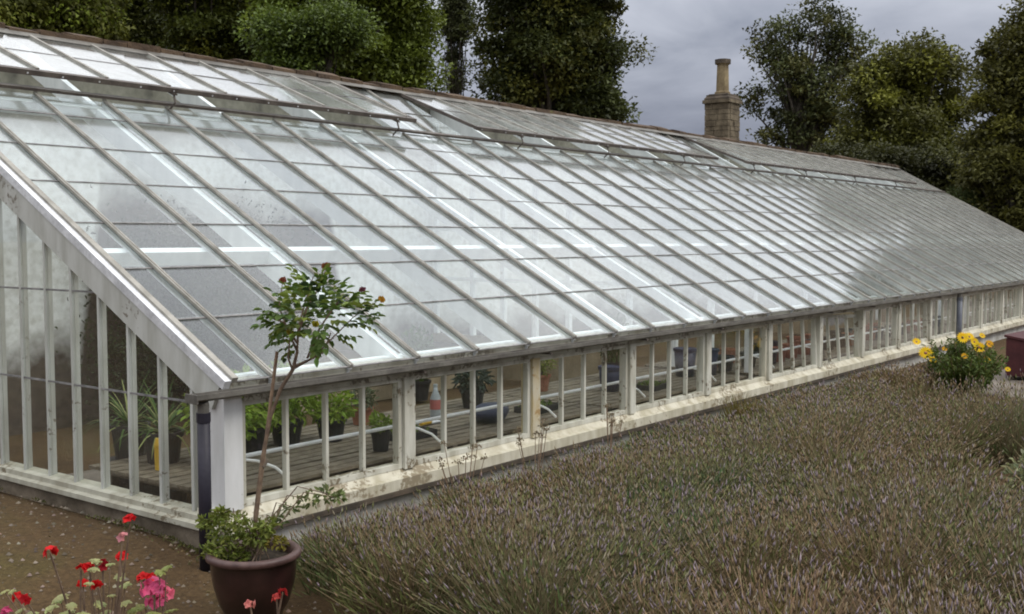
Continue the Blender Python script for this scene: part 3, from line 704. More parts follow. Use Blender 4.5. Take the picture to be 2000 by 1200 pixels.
MB().tube([(0, 0, .02), (.13, .02, .02)], [.016, .02], 8).build('handle', 'yellow_plastic', tr_); MB().box(.131, .26, .0, .06, .004, .012).build('blade', 'bar_edge', tr_)
def sack(loc, sx, sy, sz, mat, label):
    m_ = MB(); pr = []
    for i in range(7):
        t = i / 6; r = math.sin(math.pi * (0.08 + 0.84 * t)) ** 0.55
        for k in range(14):
            a = 2 * math.pi * k / 14; wob = 1 + .12 * math.sin(3 * a + 2 * t)
            pr.append((sx * r * wob * math.cos(a), sy * r * wob * math.sin(a), sz * t))
    m_.add(pr, [(i * 14 + k, i * 14 + (k + 1) % 14, (i + 1) * 14 + (k + 1) % 14, (i + 1) * 14 + k) for i in range(6) for k in range(14)] + [tuple(range(14))[::-1], tuple(range(84, 98))])
    return tag(link('sack', m_.mesh('sack', mat, True), None, loc), label, 'sack')
sack((3.05, 0.55, BZ), .20, .13, .15, 'blue_plastic', 'dark blue plastic sack slumped on the bench behind the second window')
def tub(loc, r, h, label):
    t_ = empty('tub', loc); tag(t_, label, 'tub', 'dark blue tubs on the bench')
    MB().lathe([(0, 0), (r * .8, 0), (r, h), (r * .93, h), (r * .8, h * .2), (0, h * .2)], 18).build('body', 'blue_plastic', t_, True)
    MB().lathe([(r * .99, h - .03), (r * 1.07, h - .03), (r * 1.07, h), (r * .99, h + .002)], 18).build('rim', 'blue_plastic', t_)
tub((5.15, 0.75, BZ), .11, .24, 'dark blue tub behind the fourth window')
tub((6.6, 0.72, BZ), .12, .30, 'dark blue tub behind the fifth window, left of two')
tub((6.88, 0.60, BZ), .12, .28, 'dark blue tub behind the fifth window, right of two')
pot_me = pot_mesh(.10, .17, 'terracotta', 'clay_pot'); pot_bl = pot_mesh(.10, .17, 'black_plastic', 'plastic_pot')
for wi in range(5, 13):
    for k in range(5):
        xx = 7.3 + (wi - 5) * 1.414 * 0.86 + 0.24 * k; yy = 0.55 + 0.32 * (k % 2) + random.uniform(-.05, .05)
        cl = (wi + k) % 2 == 0
        if xx > 15.4 or (wi > 9 and k % 2): continue
        o = link('clay_pot' if cl else 'plastic_pot', pot_me if cl else pot_bl, None, (xx, yy, BZ))
        tag(o, ('clay flower pot among the rows of pots on the bench past the partition' if cl else 'black plastic flower pot among the rows of pots on the bench past the partition'), 'pot', 'clay pots on the far bench' if cl else 'black pots on the far bench')

# dark shrub trained on the back wall, behind the near bays
def wall_shrub():
    P = empty('wall_shrub', (3.2, 4.55, 0)); tag(P, 'dark leafy climber trained against the whitewashed wall inside the near bays', 'climber')
    st = MB(); cs = []
    for k in range(60):
        tx = random.uniform(-1.0, 1.25); tz = random.uniform(0.35, 1.8)
        ty = random.uniform(-0.45, 0.05); cs.append((tx, ty, tz))
        st.tube([(random.uniform(-.15, .15), 0, 0.0), (tx * .5, ty * .4, tz * .5 + .1), (tx, ty, tz)], [.025, .015, .006], 6)
    st.build('branch', 'bark', P)
    cs = np.array(cs); n = 15000; idx = RNG.integers(0, len(cs), n)
    c = cs[idx] + RNG.normal(size=(n, 3)) * np.array([.19, .12, .19]); c[:, 1] = np.minimum(c[:, 1], .2); c[:, 2] = np.maximum(c[:, 2], .02)
    d = unit(rdir(n) + np.array([0, -.5, -.2])); nn = unit(rdir(n) + np.array([0, -.4, .8]))
    link('foliage', np_mesh('foliage', [(leaves(c, d, nn, RNG.uniform(.035, .06, n), RNG.uniform(.018, .032, n)), LEAF_F, jitter((.026, .040, .012), n, .5))], 'leaf'), P)
wall_shrub()

# ================================================================== TREES
def tree(name, label, base, blobs, n_clusters, per, leaf, col, trunk_r=0.35, csize=0.8, col2=None, droop=0.2, trunk_top=None, shell=0.55, group='trees behind the garden wall'):
    """blobs: ellipsoids (centre, radii) of the crown, in metres from the foot of the trunk"""
    T = empty(name, base); tag(T, label, 'tree', group)
    rr = random.Random(hash(label) % 1000 if False else len(label) * 7 + int(abs(base[0]) * 10))
    vol = np.array([b[1][0] * b[1][1] * b[1][2] for b in blobs]) ** 0.75; vol = vol / vol.sum()
    n_clusters = int(n_clusters * 1.5); csize *= .8; per = int(per * 2.6); leaf *= .50
    bi = RNG.choice(len(blobs), n_clusters, p=vol)
    cen = np.array([b[0] for b in blobs], float)[bi]; rad = np.array([b[1] for b in blobs], float)[bi]
    stray = np.where(RNG.random((n_clusters, 1)) < .30, RNG.uniform(1.0, 1.38, (n_clusters, 1)), 1.0)      # shoots that break the outline
    cc = cen + rdir(n_clusters) * rad * (RNG.uniform(shell ** 3, 1, (n_clusters, 1)) ** (1 / 3)) * stray
    hgt = max(b[0][2] + b[1][2] for b in blobs); tt = trunk_top or hgt * 0.75
    mcx = np.average([b[0][0] for b in blobs]); mcy = np.average([b[0][1] for b in blobs])
    trk = MB(); pts = []; nseg = 7
    for i in range(nseg + 1):
        t = i / nseg; pts.append(Vector((mcx * t * .6 + rr.uniform(-.12, .12) * (i > 0) * hgt * .06, mcy * t * .6 + rr.uniform(-.12, .12) * (i > 0) * hgt * .06, tt * t)))
    trk.tube(pts, [trunk_r * (1.25 if i == 0 else 1) * (1 - 0.85 * i / nseg) for i in range(nseg + 1)], 10)
    trk.build('trunk', 'bark', T, True)
    lim = MB()
    for c in cc[:: max(1, n_clusters // 55)]:
        c = Vector(c); t = min(0.95, max(0.25, (c.z / hgt) * 0.75 - 0.05 + rr.uniform(-.08, .05))); f = t * nseg; i = min(int(f), nseg - 1)
        p0 = pts[i].lerp(pts[i + 1], f - i); r0 = max(0.02, trunk_r * (1 - .85 * t) * 0.45)
        mid = p0.lerp(c, .5) + Vector((rr.uniform(-.3, .3), rr.uniform(-.3, .3), rr.uniform(0.0, .6))) * (c - p0).length * .18
        lim.tube([p0, p0.lerp(mid, .5) + Vector((0, 0, .05)), mid, mid.lerp(c, .55), c], [r0, r0 * .75, r0 * .5, r0 * .3, .012], 5, caps=False)
    lim.build('limb', 'bark', T, True)
    n = n_clusters * per; ci = np.repeat(np.arange(n_clusters), per)
    cs = csize * RNG.uniform(.45, 1.3, (n_clusters, 1))[ci]
    off = rdir(n) * RNG.uniform(.1, 1, (n, 1)) ** .6 * cs * np.array([1, 1, .62])
    c = cc[ci] + off; c[:, 2] = np.maximum(c[:, 2], .2)
    d = unit(off / cs + rdir(n) * .9 + np.array([0, 0, -droop])); nn = unit(rdir(n) * .8 + np.array([0, 0, .9]))
    ctint = RNG.uniform(.6, 1.95, (n_clusters, 1))
    base_c = np.array(col)[None, :] * ctint * 1.15 * np.array([.95, 1.0, .85])
    if col2 is not None:
        pick = RNG.random((n_clusters, 1)) < .3; base_c = np.where(pick, np.array(col2)[None, :] * ctint * 1.15 * np.array([.95, 1.0, .85]), base_c)
    tint = np.clip(base_c[ci] * RNG.uniform(.75, 1.25, (n, 1)), 0, 1)
    link('crown', np_mesh('crown', [(tris(c, d, nn, RNG.uniform(.6, 1.4, n) * leaf, RNG.uniform(.7, 1.3, n) * leaf * .75), TRI_F, tint)], 'leaf'), T)
    return T
def tree_px(name, label, foot_px, depth, blobs_px, **kw):
    """crown ellipsoids given as photograph pixels (x, y, half width, half height), all round the trunk's own distance"""
    p = at(foot_px, 465, depth); base = (p.x, p.y, 0)
    bl = []
    for (x, y, hw, hh) in blobs_px:
        q = at(x, y, depth); m_ = depth / 2135
        cs_ = kw['csize'] * .6; ew, eh = max(.35 * hw * m_, hw * m_ - cs_), max(.35 * hh * m_, hh * m_ - cs_ * .7)
        bl.append(((q.x - base[0], q.y - base[1], q.z), (ew, ew, eh)))
    return tree(name, label, base, bl, **kw)
olive, dk, lm = (0.085, 0.088, 0.016), (0.048, 0.056, 0.011), (0.115, 0.14, 0.020)
tree_px('broadleaf_tree', 'olive green drooping tree at the far left behind the wall', 40, 24, [(60, -60, 190, 150), (160, 20, 90, 80), (-80, 0, 120, 140), (30, 60, 160, 60)], n_clusters=170, per=170, leaf=.20, col=olive, col2=lm, droop=1.1, csize=.75, trunk_r=.35)
tree_px('broadleaf_tree', 'very dark tree second from the left behind the wall', 290, 31, [(270, -30, 150, 140), (300, 90, 130, 90), (390, 20, 110, 130)], n_clusters=170, per=170, leaf=.24, col=(.034, .036, .010), col2=(.055, .062, .013), csize=1.0, trunk_r=.45)
tree_px('broadleaf_tree', 'dark green tree between the darkest tree and the lime topped one', 430, 27, [(430, -40, 130, 130), (450, 80, 120, 80), (380, 60, 80, 70)], n_clusters=150, per=180, leaf=.21, col=dk, col2=olive, csize=.85, trunk_r=.4)
tree_px('broadleaf_tree', 'tall green tree with a bright lime clump just left of the sky gap', 690, 25, [(700, -60, 170, 160), (780, 60, 90, 110), (600, 40, 110, 120), (800, 150, 90, 60), (680, 120, 150, 80)], n_clusters=230, per=150, leaf=.21, col=(.072, .088, .014), col2=lm, csize=.78, trunk_r=.4)
tree_px('lime_tree', 'bright lime green young tree in front of the dark trees', 590, 19, [(585, 85, 70, 60), (560, 140, 75, 45), (650, 60, 60, 50), (540, 60, 30, 40)], n_clusters=60, per=170, leaf=.14, col=(.070, .092, .018), col2=(.045, .062, .014), csize=.8, shell=.15, trunk_r=.14)
tree_px('birch_tree', 'thin sparse tree in the gap beside the tall middle tree', 890, 38, [(890, 20, 45, 90), (885, 130, 32, 70)], n_clusters=40, per=90, leaf=.20, col=(.07, .075, .035), csize=.6, trunk_r=.12, shell=.2)
tree_px('broadleaf_tree', 'large dark dense tree with its right side against the sky', 1080, 36, [(1080, -20, 160, 140), (1100, 110, 140, 110), (1020, 180, 90, 70), (1150, 210, 100, 50), (960, 60, 50, 110)], n_clusters=230, per=115, leaf=.28, col=(.042, .048, .014), col2=(.07, .068, .016), csize=1.0, trunk_r=.5, shell=.4)
tree_px('ash_tree', 'airy tree with dark forked trunk right of the chimney', 1560, 42, [(1595, 45, 75, 60), (1520, 100, 80, 65), (1650, 105, 70, 65), (1480, 180, 60, 50), (1580, 170, 90, 70), (1535, 250, 70, 60), (1620, 240, 95, 70), (1575, 200, 90, 60)], n_clusters=125, per=42, leaf=.30, col=(.05, .055, .022), col2=(.07, .066, .022), csize=.85, trunk_r=.42, shell=.3, trunk_top=9)
tree_px('broadleaf_tree', 'rounded olive topped tree right of the airy ash', 1780, 36, [(1790, 135, 100, 70), (1720, 175, 85, 75), (1850, 180, 65, 90), (1770, 240, 130, 90), (1700, 300, 110, 65), (1850, 320, 110, 80)], n_clusters=190, per=80, leaf=.27, col=(.060, .058, .014), col2=(.11, .108, .020), csize=.85, trunk_r=.4, shell=.35)
tree_px('broadleaf_tree', 'tall brown green tree at the right edge of the view', 1990, 29, [(1990, 110, 95, 85), (1945, 190, 75, 75), (2040, 210, 110, 130), (1965, 310, 105, 110), (2060, 60, 90, 90), (2010, 400, 110, 90)], n_clusters=180, per=90, leaf=.23, col=(.062, .058, .016), col2=(.088, .082, .018), csize=.7, trunk_r=.35, shell=.35)
tree_px('broadleaf_tree', 'low dark tree under the right hand trees beyond the roof end', 1880, 33, [(1790, 350, 120, 70), (1900, 370, 140, 110), (1690, 320, 110, 45), (2040, 390, 150, 120), (1620, 300, 70, 35)], n_clusters=260, per=160, leaf=.22, col=(.030, .030, .010), col2=(.048, .048, .013), csize=.8, trunk_r=.3, shell=.2)
tree_px('shrub', 'pale green bush behind the far end of the roof', 1890, 30, [(1890, 400, 45, 40), (1900, 440, 60, 40)], n_clusters=40, per=140, leaf=.14, col=(.095, .115, .045), col2=(.12, .15, .05), csize=.45, trunk_r=.06)
tree_px('conifer', 'tiny distant conifer tip above the wall left of the ash', 1491, 60, [(1491, 300, 5, 22), (1491, 310, 9, 12)], n_clusters=24, per=60, leaf=.16, col=(.03, .042, .035), csize=.22, trunk_r=.08)
tree_px('broadleaf_tree', 'dark backing tree filling gaps at the left of the wall', 180, 38, [(120, 0, 200, 160), (420, 40, 220, 140), (640, 60, 200, 150)], n_clusters=260, per=130, leaf=.32, col=(.024, .030, .012), csize=1.3, trunk_r=.5, shell=.1)

# ================================================================== FLOWER BED
# lavender: many thin stems, nobody could count them
def lavender():
    plants = []
    y = -0.45; row = 0
    while y > -5.2:
        x = (0.35 if row == 0 else -0.16) + (0.2 if row % 2 else 0.0)
        while x < 10.2:
            px_, py_ = x + random.uniform(-.1, .1), y + random.uniform(-.08, .08)
            gap = (3.0 < px_ < 5.2 and -3.42 < py_ < -2.75) or (px_ > 6.4 and py_ < -1.15) or (px_ > 6.5 and py_ < -3.2)
            d_ = (Vector((px_, py_, 0.3)) - CAM)
            if not gap and d_.length > 2.1: plants.append((px_, py_, d_.length))
            x += random.uniform(.50, .66)
        y -= 0.47; row += 1
    els = []
    for (cx, cy, dist) in plants:
        h = (0.13 if cy > -.7 else 0.25 if cy > -1.05 else 0.36 if cy > -1.45 else 0.43) * random.uniform(.76, 1.30)
        ns = 620 if dist < 7 else 340; nl = 1050 if dist < 7 else 520
        patch = .5 + .5 * math.sin(cx * 1.3 + 1.7 * math.sin(cy * 1.1) + .6) * math.cos(cy * 1.9 + cx * .5); warm = min(1, max(0, .75 * patch + .5 * random.random() - .12)); mv = random.random() * .4 + .6 * max(.25, min(1, (7.5 - dist) / 3.5))
        # stems
        a = RNG.uniform(0, 6.283, ns); tl = RNG.uniform(0, 1, ns) ** .6 * 1.12
        b = np.stack([cx + RNG.normal(0, .07, ns), cy + RNG.normal(0, .07, ns), np.full(ns, 0.05)], 1)
        lx_, ly_ = random.uniform(-.08, .22), random.uniform(-.18, .10)
        lean = np.stack([np.cos(a) * np.sin(tl) + lx_, np.sin(a) * np.sin(tl) + ly_, np.cos(tl)], 1)
        ln = h * RNG.uniform(.62, 1.16, ns) * (1 + .15 * np.sin(tl))
        tip = b + unit(lean) * ln[:, None]; ax = unit(lean + np.array([0, 0, .5]) + rdir(ns) * .22)
        s = unit(np.cross(ax, rdir(ns)))
        wd = (0.0015 + 0.0005 * dist / 4)
        q = np.stack([b - s * wd, b + s * wd, tip + s * wd * .7, tip - s * wd * .7], 1)
        els.append((q, DIA_F, jitter((.165 + .045 * warm, .158 - .010 * warm, .085), ns, .25)))
        # flower spikes: three-sided spindles
        t2 = np.cross(ax, s); sl = RNG.uniform(.022, .062, ns)[:, None]; sr = RNG.uniform(.0028, .0050, ns)[:, None] * (1 + .05 * max(0, dist - 4))
        m_ = tip + ax * sl * .42
        v = np.stack([tip, m_ + s * sr, m_ + (-.5 * s + .866 * t2) * sr, m_ + (-.5 * s - .866 * t2) * sr, tip + ax * sl], 1)
        mauve = np.array([.215, .172, .185]); brown = np.array([.185, .130, .078]); grey = np.array([.22, .19, .135]); grn = np.array([.145, .150, .060])
        pick = RNG.random((ns, 1)); m0 = .10 + .42 * mv * (1 - .3 * warm); gs_ = .30 * (1 - warm)
        c_ = np.where(pick < m0, mauve, np.where(pick < .74 - gs_, brown, np.where(pick < .90 - gs_, grey, grn))) * RNG.uniform(.85, 1.4, (ns, 1))
        els.append((v, [(0, 2, 1), (0, 3, 2), (0, 1, 3), (4, 1, 2), (4, 2, 3), (4, 3, 1)], c_))
        # foliage
        r_ = RNG.uniform(0, 1, nl) ** .5 * .34; a = RNG.uniform(0, 6.283, nl)
        zz_ = (h * .88) * RNG.uniform(.15, 1, nl) * (1 - (r_ / .38) ** 2 * .6)
        c = np.stack([cx + r_ * np.cos(a), cy + r_ * np.sin(a), zz_ + .02], 1)
        d = unit(np.stack([np.cos(a) * r_ * 2, np.sin(a) * r_ * 2, np.full(nl, .8)], 1) + rdir(nl) * .55)
        gcol = (.090 + .045 * warm, .122 + .02 * (1 - warm), .042 + .016 * (1 - warm))
        els.append((diamonds(c, d, rdir(nl), RNG.uniform(.05, .11, nl), RNG.uniform(.006, .011, nl)), DIA_F, jitter(gcol, nl, .4)))
    # join elements of the same kind
    byk = {}
    for v, f, t in els: byk.setdefault((v.shape[1], len(f)), []).append((v, f, t))
    parts = [(np.concatenate([e[0] for e in es]), es[0][1], np.concatenate([e[2] for e in es])) for es in byk.values()]
    o = link('lavender_bed', np_mesh('lavender_bed', parts, 'lavender'))
    tag(o, 'wide bed of fading lavender, grey green with mauve brown spikes, before the greenhouse', 'lavender', kind='stuff')
lavender()
# dead seed heads standing over the lavender by the wall
def seedheads(x, y, n, label):
    P = empty('seed_head_clump', (x, y, 0)); tag(P, label, 'plant', 'dry seed heads along the low wall')
    st = MB(); els = []
    for k in range(n):
        tx, ty, tz = random.uniform(-.18, .18), random.uniform(-.1, .1), random.uniform(.36, .52)
        st.tube([(tx * .2, ty * .2, 0), (tx * .7, ty * .7, tz * .6), (tx, ty, tz)], .0025, 4)
        m_ = 26; c = np.array([tx, ty, tz]) + rdir(m_) * RNG.uniform(.005, .035, (m_, 1)) * np.array([1, 1, .5])
        link('seed_head', np_mesh('seed_head', [(diamonds(c, rdir(m_), rdir(m_), RNG.uniform(.012, .022, m_), RNG.uniform(.008, .012, m_)), DIA_F, jitter((.21, .165, .10), m_, .3))], 'leaf'), P)
    st.build('stalk', 'cane', P)
seedheads(1.55, -0.42, 9, 'pale dry seed heads in front of the second and third windows')
seedheads(2.35, -0.40, 10, 'pale dry seed heads under the third window')
seedheads(3.3, -0.42, 7, 'sparse dry seed heads under the fourth window')
potw = empty('grass_tuft', (5.35, -0.55, 0)); tag(potw, 'small ochre green tuft of grass against the wall below the fifth window', 'grass tuft')
n_ = 260; a = RNG.uniform(0, 6.28, n_); c = np.stack([RNG.normal(0, .05, n_), RNG.normal(0, .05, n_), np.zeros(n_)], 1)
d = unit(np.stack([np.cos(a) * .4, np.sin(a) * .4, np.ones(n_)], 1))
link('blade', np_mesh('blade', [(diamonds(c, d, rdir(n_), RNG.uniform(.25, .46, n_), RNG.uniform(.008, .013, n_)), DIA_F, jitter((.16, .13, .035), n_, .3))], 'leaf'), potw)
P = empty('pale_shrub', (4.35, -3.25, 0)); tag(P, 'pale grey green low plant in the gap of the lavender bed', 'plant')
link('foliage', np_mesh('foliage', [plant_leaves(900, (0, 0, .16), (.34, .24, .17), .07, .022, (.22, .23, .12))], 'leaf'), P)
MB().tube([(0, 0, 0), (0.02, 0, .15)], .01, 6).build('stem', 'bark', P)

# yellow daisies at the end of the bed
def daisy_bush(base, label):
    P = empty('daisy_bush', base); tag(P, label, 'plant')
    st = MB(); tips = []
    for k in range(60):
        a = random.uniform(0, 6.28); r_ = random.uniform(0, 1) ** .6
        t = Vector((r_ * .66 * math.cos(a), r_ * .5 * math.sin(a), random.uniform(.42, .70) * (1 - .25 * r_))); tips.append(t)
        st.tube([(t.x * .25, t.y * .25, 0), (t.x * .7, t.y * .7, t.z * .6), t], [.005, .004, .003], 5)
    st.build('stem', 'cane', P)
    n = 5200; idx = RNG.integers(0, len(tips), n); tt = np.array([list(t) for t in tips])[idx]; f = RNG.uniform(.15, .98, (n, 1))
    c = np.concatenate([tt[:, :2] * (.25 + .75 * f), tt[:, 2:] * f], 1) + RNG.normal(0, .035, (n, 3))
    link('foliage', np_mesh('foliage', [(leaves(c, unit(rdir(n) + np.array([0, 0, .2])), unit(rdir(n) * .7 + np.array([0, 0, 1])), RNG.uniform(.04, .08, n), RNG.uniform(.015, .026, n)), LEAF_F, jitter((.075, .105, .020), n, .4))], 'leaf'), P)
    return P
DB = at(1880, 700, 12.6); D = daisy_bush((DB.x, DB.y, 0), 'bush of yellow daisies at the far end of the lavender bed')
def daisy(parent, p, r, face, gold):
    f = Vector(face).normalized(); u = f.cross(Vector((0, 0, 1))).normalized(); v = f.cross(u)
    els = []; n = 16; a = np.arange(n) * 2 * math.pi / n + random.random()
    U, V_, F_ = np.array(u), np.array(v), np.array(f)
    d = unit(np.cos(a)[:, None] * U + np.sin(a)[:, None] * V_ + F_ * .15); c = np.zeros((n, 3)) + d * r * .2
    me = np_mesh('flower', [(diamonds(c, d, np.repeat(F_[None], n, 0), np.full(n, r), np.full(n, r * .42)), DIA_F, jitter((.78, .52, .01) if not gold else (.70, .36, .01), n, .12))], 'petal')
    fl_ = link('flower', me, parent, p)
    MB().lathe([(0, r * .16), (r * .2, r * .1), (r * .26, 0), (0, -r * .05)], 10).build('flower_centre', 'terracotta', fl_).rotation_euler = f.to_track_quat('Z', 'Y').to_euler()
for (px_, py_, r, gold) in [(1790, 668, .05, 0), (1808, 690, .085, 0), (1822, 703, .05, 0), (1880, 660, .07, 0), (1893, 658, .06, 0), (1870, 676, .045, 0), (1903, 668, .05, 0), (1912, 679, .075, 0), (1918, 656, .04, 0), (1932, 672, .05, 1), (1928, 706, .06, 0), (1926, 718, .055, 0), (1845, 682, .035, 1), (1884, 696, .04, 1), (1968, 722, .035, 0)]:
    r *= .9; q = at(px_, py_, 12.6 + random.uniform(-.35, .25)); daisy(D, (q.x - DB.x, q.y - DB.y, q.z), r, (-.7 + random.uniform(-.3, .3), -.6 + random.uniform(-.3, .3), .6), gold)

# dark red cold frame at the right edge
cf = empty('cold_frame', (11.0, -2.45, 0), R(-4)); tag(cf, 'dark red wooden cold frame with sloping lid at the right edge', 'cold frame')
cb_ = MB(); cb_.add([(0,0,.06),(1.9,0,.06),(1.9,1.0,.06),(0,1.0,.06),(0,0,.38),(1.9,0,.38),(1.9,1.0,.54),(0,1.0,.54)], [(0,3,2,1),(0,1,5,4),(1,2,6,5),(2,3,7,6),(3,0,4,7)]); cb_.build('side_boards', 'maroon', cf)
for k in range(4):
    m_ = MB(); x0 = .475 * k; m_.add([(x0 - .02 + .025 * (k > 0), -.03, .382), (x0 + .47, -.03, .382), (x0 + .47, 1.02, .552), (x0 - .02 + .025 * (k > 0), 1.02, .552), (x0 - .02 + .025 * (k > 0), -.03, .412), (x0 + .47, -.03, .412), (x0 + .47, 1.02, .582), (x0 - .02 + .025 * (k > 0), 1.02, .582)], [(0,3,2,1),(4,5,6,7),(0,1,5,4),(1,2,6,5),(2,3,7,6),(3,0,4,7)]); m_.build('lid_board', 'maroon', cf)
for lx in (.03, 1.79):
    for ly in (.03, .9): MB().box(lx, lx + .08, ly, ly + .07, 0, .06).build('foot', 'soot', cf)

# ================================================================== ROSE IN ITS BOWL
RP = at(497, 1190, 5.2); RP = Vector((RP.x, RP.y, 0))
bowl = empty('planter_bowl', RP); tag(bowl, 'maroon glazed bowl planter at the greenhouse corner', 'planter')
MB().lathe([(0, 0), (.115, 0), (.125, .012), (.165, .09), (.190, .18), (.199, .25), (.199, .285), (.201, .296)], 40).build('body', 'glaze', bowl, True)
MB().lathe([(.199, .296), (.222, .306), (.225, .325), (.212, .338), (.190, .334), (.182, .31), (.18, .28)], 40).build('rim', 'glaze_rim', bowl, True)
MB().lathe([(0, .292), (.10, .30), (.181, .288)], 24).build('soil', 'soil_dark', bowl, True)
ro = empty('rose_tree', (RP.x, RP.y, 0.295)); tag(ro, 'standard rose with a round leafy head growing from the maroon bowl', 'rose')
def rl(px_, py_, dd=0.0):
    q = at(px_, py_, 5.2 + dd); return Vector((q.x - RP.x, q.y - RP.y, q.z - 0.295))
st = MB().tube([rl(496, 1062), rl(500, 1000), rl(512, 900), rl(528, 815), rl(548, 760), rl(572, 722), rl(580, 690)], [.012, .011, .010, .0095, .009, .009, .008], 8); st.build('stem', 'rose_bark', ro, True)
br = [[(580, 690), (583, 640), (596, 590), (612, 540)], [(574, 720), (600, 706), (632, 688), (646, 650)], [(576, 715), (612, 700), (640, 670), (690, 620), (735, 590)], [(582, 690), (560, 640), (545, 600), (552, 552)], [(583, 650), (600, 600), (625, 560), (638, 520)], [(580, 670), (555, 630), (520, 618)], [(600, 700), (625, 640), (660, 590)], [(572, 725), (563, 700), (566, 660), (570, 640)]]
bm_ = MB()
for b_ in br:
    dd = random.uniform(-.14, .14); bm_.tube([rl(x_, y_, dd * i / len(b_)) for i, (x_, y_) in enumerate(b_)], [.006 - .0012 * i for i in range(len(b_))], 6)
bm_.build('branch', 'rose_bark', ro)
# compound leaves: sprigs of five leaflets with gaps between
els = []; spr = []
for (x_, y_, s_) in [(600, 560, 1), (570, 585, 1), (635, 565, 1), (655, 590, 1), (610, 610, 1), (580, 625, 1), (640, 625, 1), (560, 650, 1), (600, 650, 1), (535, 610, 1), (525, 632, .9), (685, 585, 1), (715, 600, .9), (725, 625, .9), (735, 605, .8), (560, 560, .9), (620, 540, .9), (590, 535, .9), (548, 668, .9), (665, 615, .9), (690, 635, .8), (620, 675, .8), (575, 600, 1), (615, 585, 1), (645, 600, 1), (540, 585, .9), (675, 655, .8), (700, 575, .8), (560, 690, .7), (600, 635, 1), (560, 620, 1), (625, 650, .9), (585, 565, 1), (545, 640, .8), (660, 565, .9), (640, 545, .8)]:
    for k in range(3): spr.append((rl(x_ + random.uniform(-9, 9), y_ + random.uniform(-9, 9), random.uniform(-.2, .2)), s_))
cen = rl(620, 640)
for (p, s_) in spr:
    p = cen + (p - cen) * .84
    ax = ((p - cen).normalized() + Vector((random.uniform(-.6, .6), random.uniform(-.6, .6), random.uniform(-.55, .3)))).normalized()
    side = ax.cross(Vector((0, 0, 1))).normalized(); nn = side.cross(ax)
    cs_, ds_, = [], []
    for k in range(3):
        for sg in ((-1, 1) if k < 2 else (0,)):
            cs_.append(p + ax * .035 * k * s_); ds_.append((ax * (.7 if sg else 1) + side * sg * .9 + Vector((0, 0, -.25))).normalized())
    n = len(cs_); g_ = random.random()
    col = (.085, .14, .026) if g_ < .55 else ((.15, .20, .034) if g_ < .88 else (.035, .06, .02))
    link('leaf', np_mesh('leaf', [(leaves(np.array([list(c) for c in cs_]), np.array([list(d_) for d_ in ds_]), np.repeat(np.array([list(nn)]), n, 0) + rdir(n) * .3, RNG.uniform(.042, .062, n) * s_, RNG.uniform(.027, .040, n) * s_), LEAF_F, jitter(col, n, .2))], 'leaf'), ro)
def bud(p, r, col, parent, name='rose_bud'):
    n = 14; d = unit(rdir(n) * .6 + np.array([0, 0, 1.0])); c = rdir(n) * r * .3
    return link(name, np_mesh(name, [(leaves(c, d, rdir(n), np.full(n, r * 1.7), np.full(n, r * 1.2), .4), LEAF_F, jitter(col, n, .2))], 'petal'), parent, p)
for (x_, y_, r, col) in [(636, 526, .020, (.22, .075, .03)), (551, 553, .018, (.20, .06, .035)), (745, 590, .016, (.45, .24, .03)), (708, 570, .014, (.16, .05, .07)), (616, 638, .016, (.42, .34, .03)), (566, 655, .016, (.36, .30, .03))]: bud(rl(x_, y_, -.05), r, col, ro)
sk = empty('support_cane', (RP.x, RP.y, .295)); tag(sk, 'brown cane staking the rose stem in the maroon bowl', 'cane')
MB().tube([rl(494, 1065, .02), rl(541, 687, .02)], [.0085, .008], 8).build('cane', 'cane', sk)
MB().tube([rl(511, 914, -.005) , rl(520, 900, .05)], .012, 8).build('tie', 'soot', sk)
# mixed leaves filling the bowl
def filler(name, px_list, label, n, ln, wd, col, dd=0):
    q0 = at(*px_list[0][:2], 5.2); P = empty(name, (RP.x, RP.y, .295)); tag(P, label, 'plant'); els = []; st = MB()
    for (x_, y_, r) in px_list:
        c0 = rl(x_, y_, random.uniform(-.12, .1) + dd); els.append(plant_leaves(n, tuple(c0), (r, r, r * .7), ln, wd, col, .4))
        st.tube([(random.uniform(-.08, .08), random.uniform(-.08, .08), 0), (c0.x * .6, c0.y * .6, max(c0.z, .05) + .03), tuple(c0)], .003, 5)
    st.build('stem', 'rose_bark', P); link('foliage', np_mesh('foliage', els, 'leaf'), P)
filler('bedding_plant', [(430, 1040, .06), (455, 1060, .07), (480, 1040, .07), (440, 1080, .06), (470, 1090, .05), (505, 1050, .06), (415, 1075, .05), (520, 1030, .05), (460, 1020, .06), (490, 1075, .05), (405, 1020, .04), (430, 1005, .03)], 'leafy green bedding plant spilling over the left side of the maroon bowl', 95, .036, .015, (.16, .19, .035))
filler('trailing_plant', [(540, 1015, .05), (570, 990, .05), (605, 975, .05), (640, 965, .05), (660, 972, .03)], 'green trailing shoots reaching from the bowl along the sill', 38, .036, .016, (.12, .15, .045), -.0)
filler('yellow_leaf_plant', [(530, 1055, .035), (550, 1062, .03), (510, 1040, .03)], 'small yellow green leaves inside the right side of the bowl', 40, .03, .016, (.20, .17, .025))

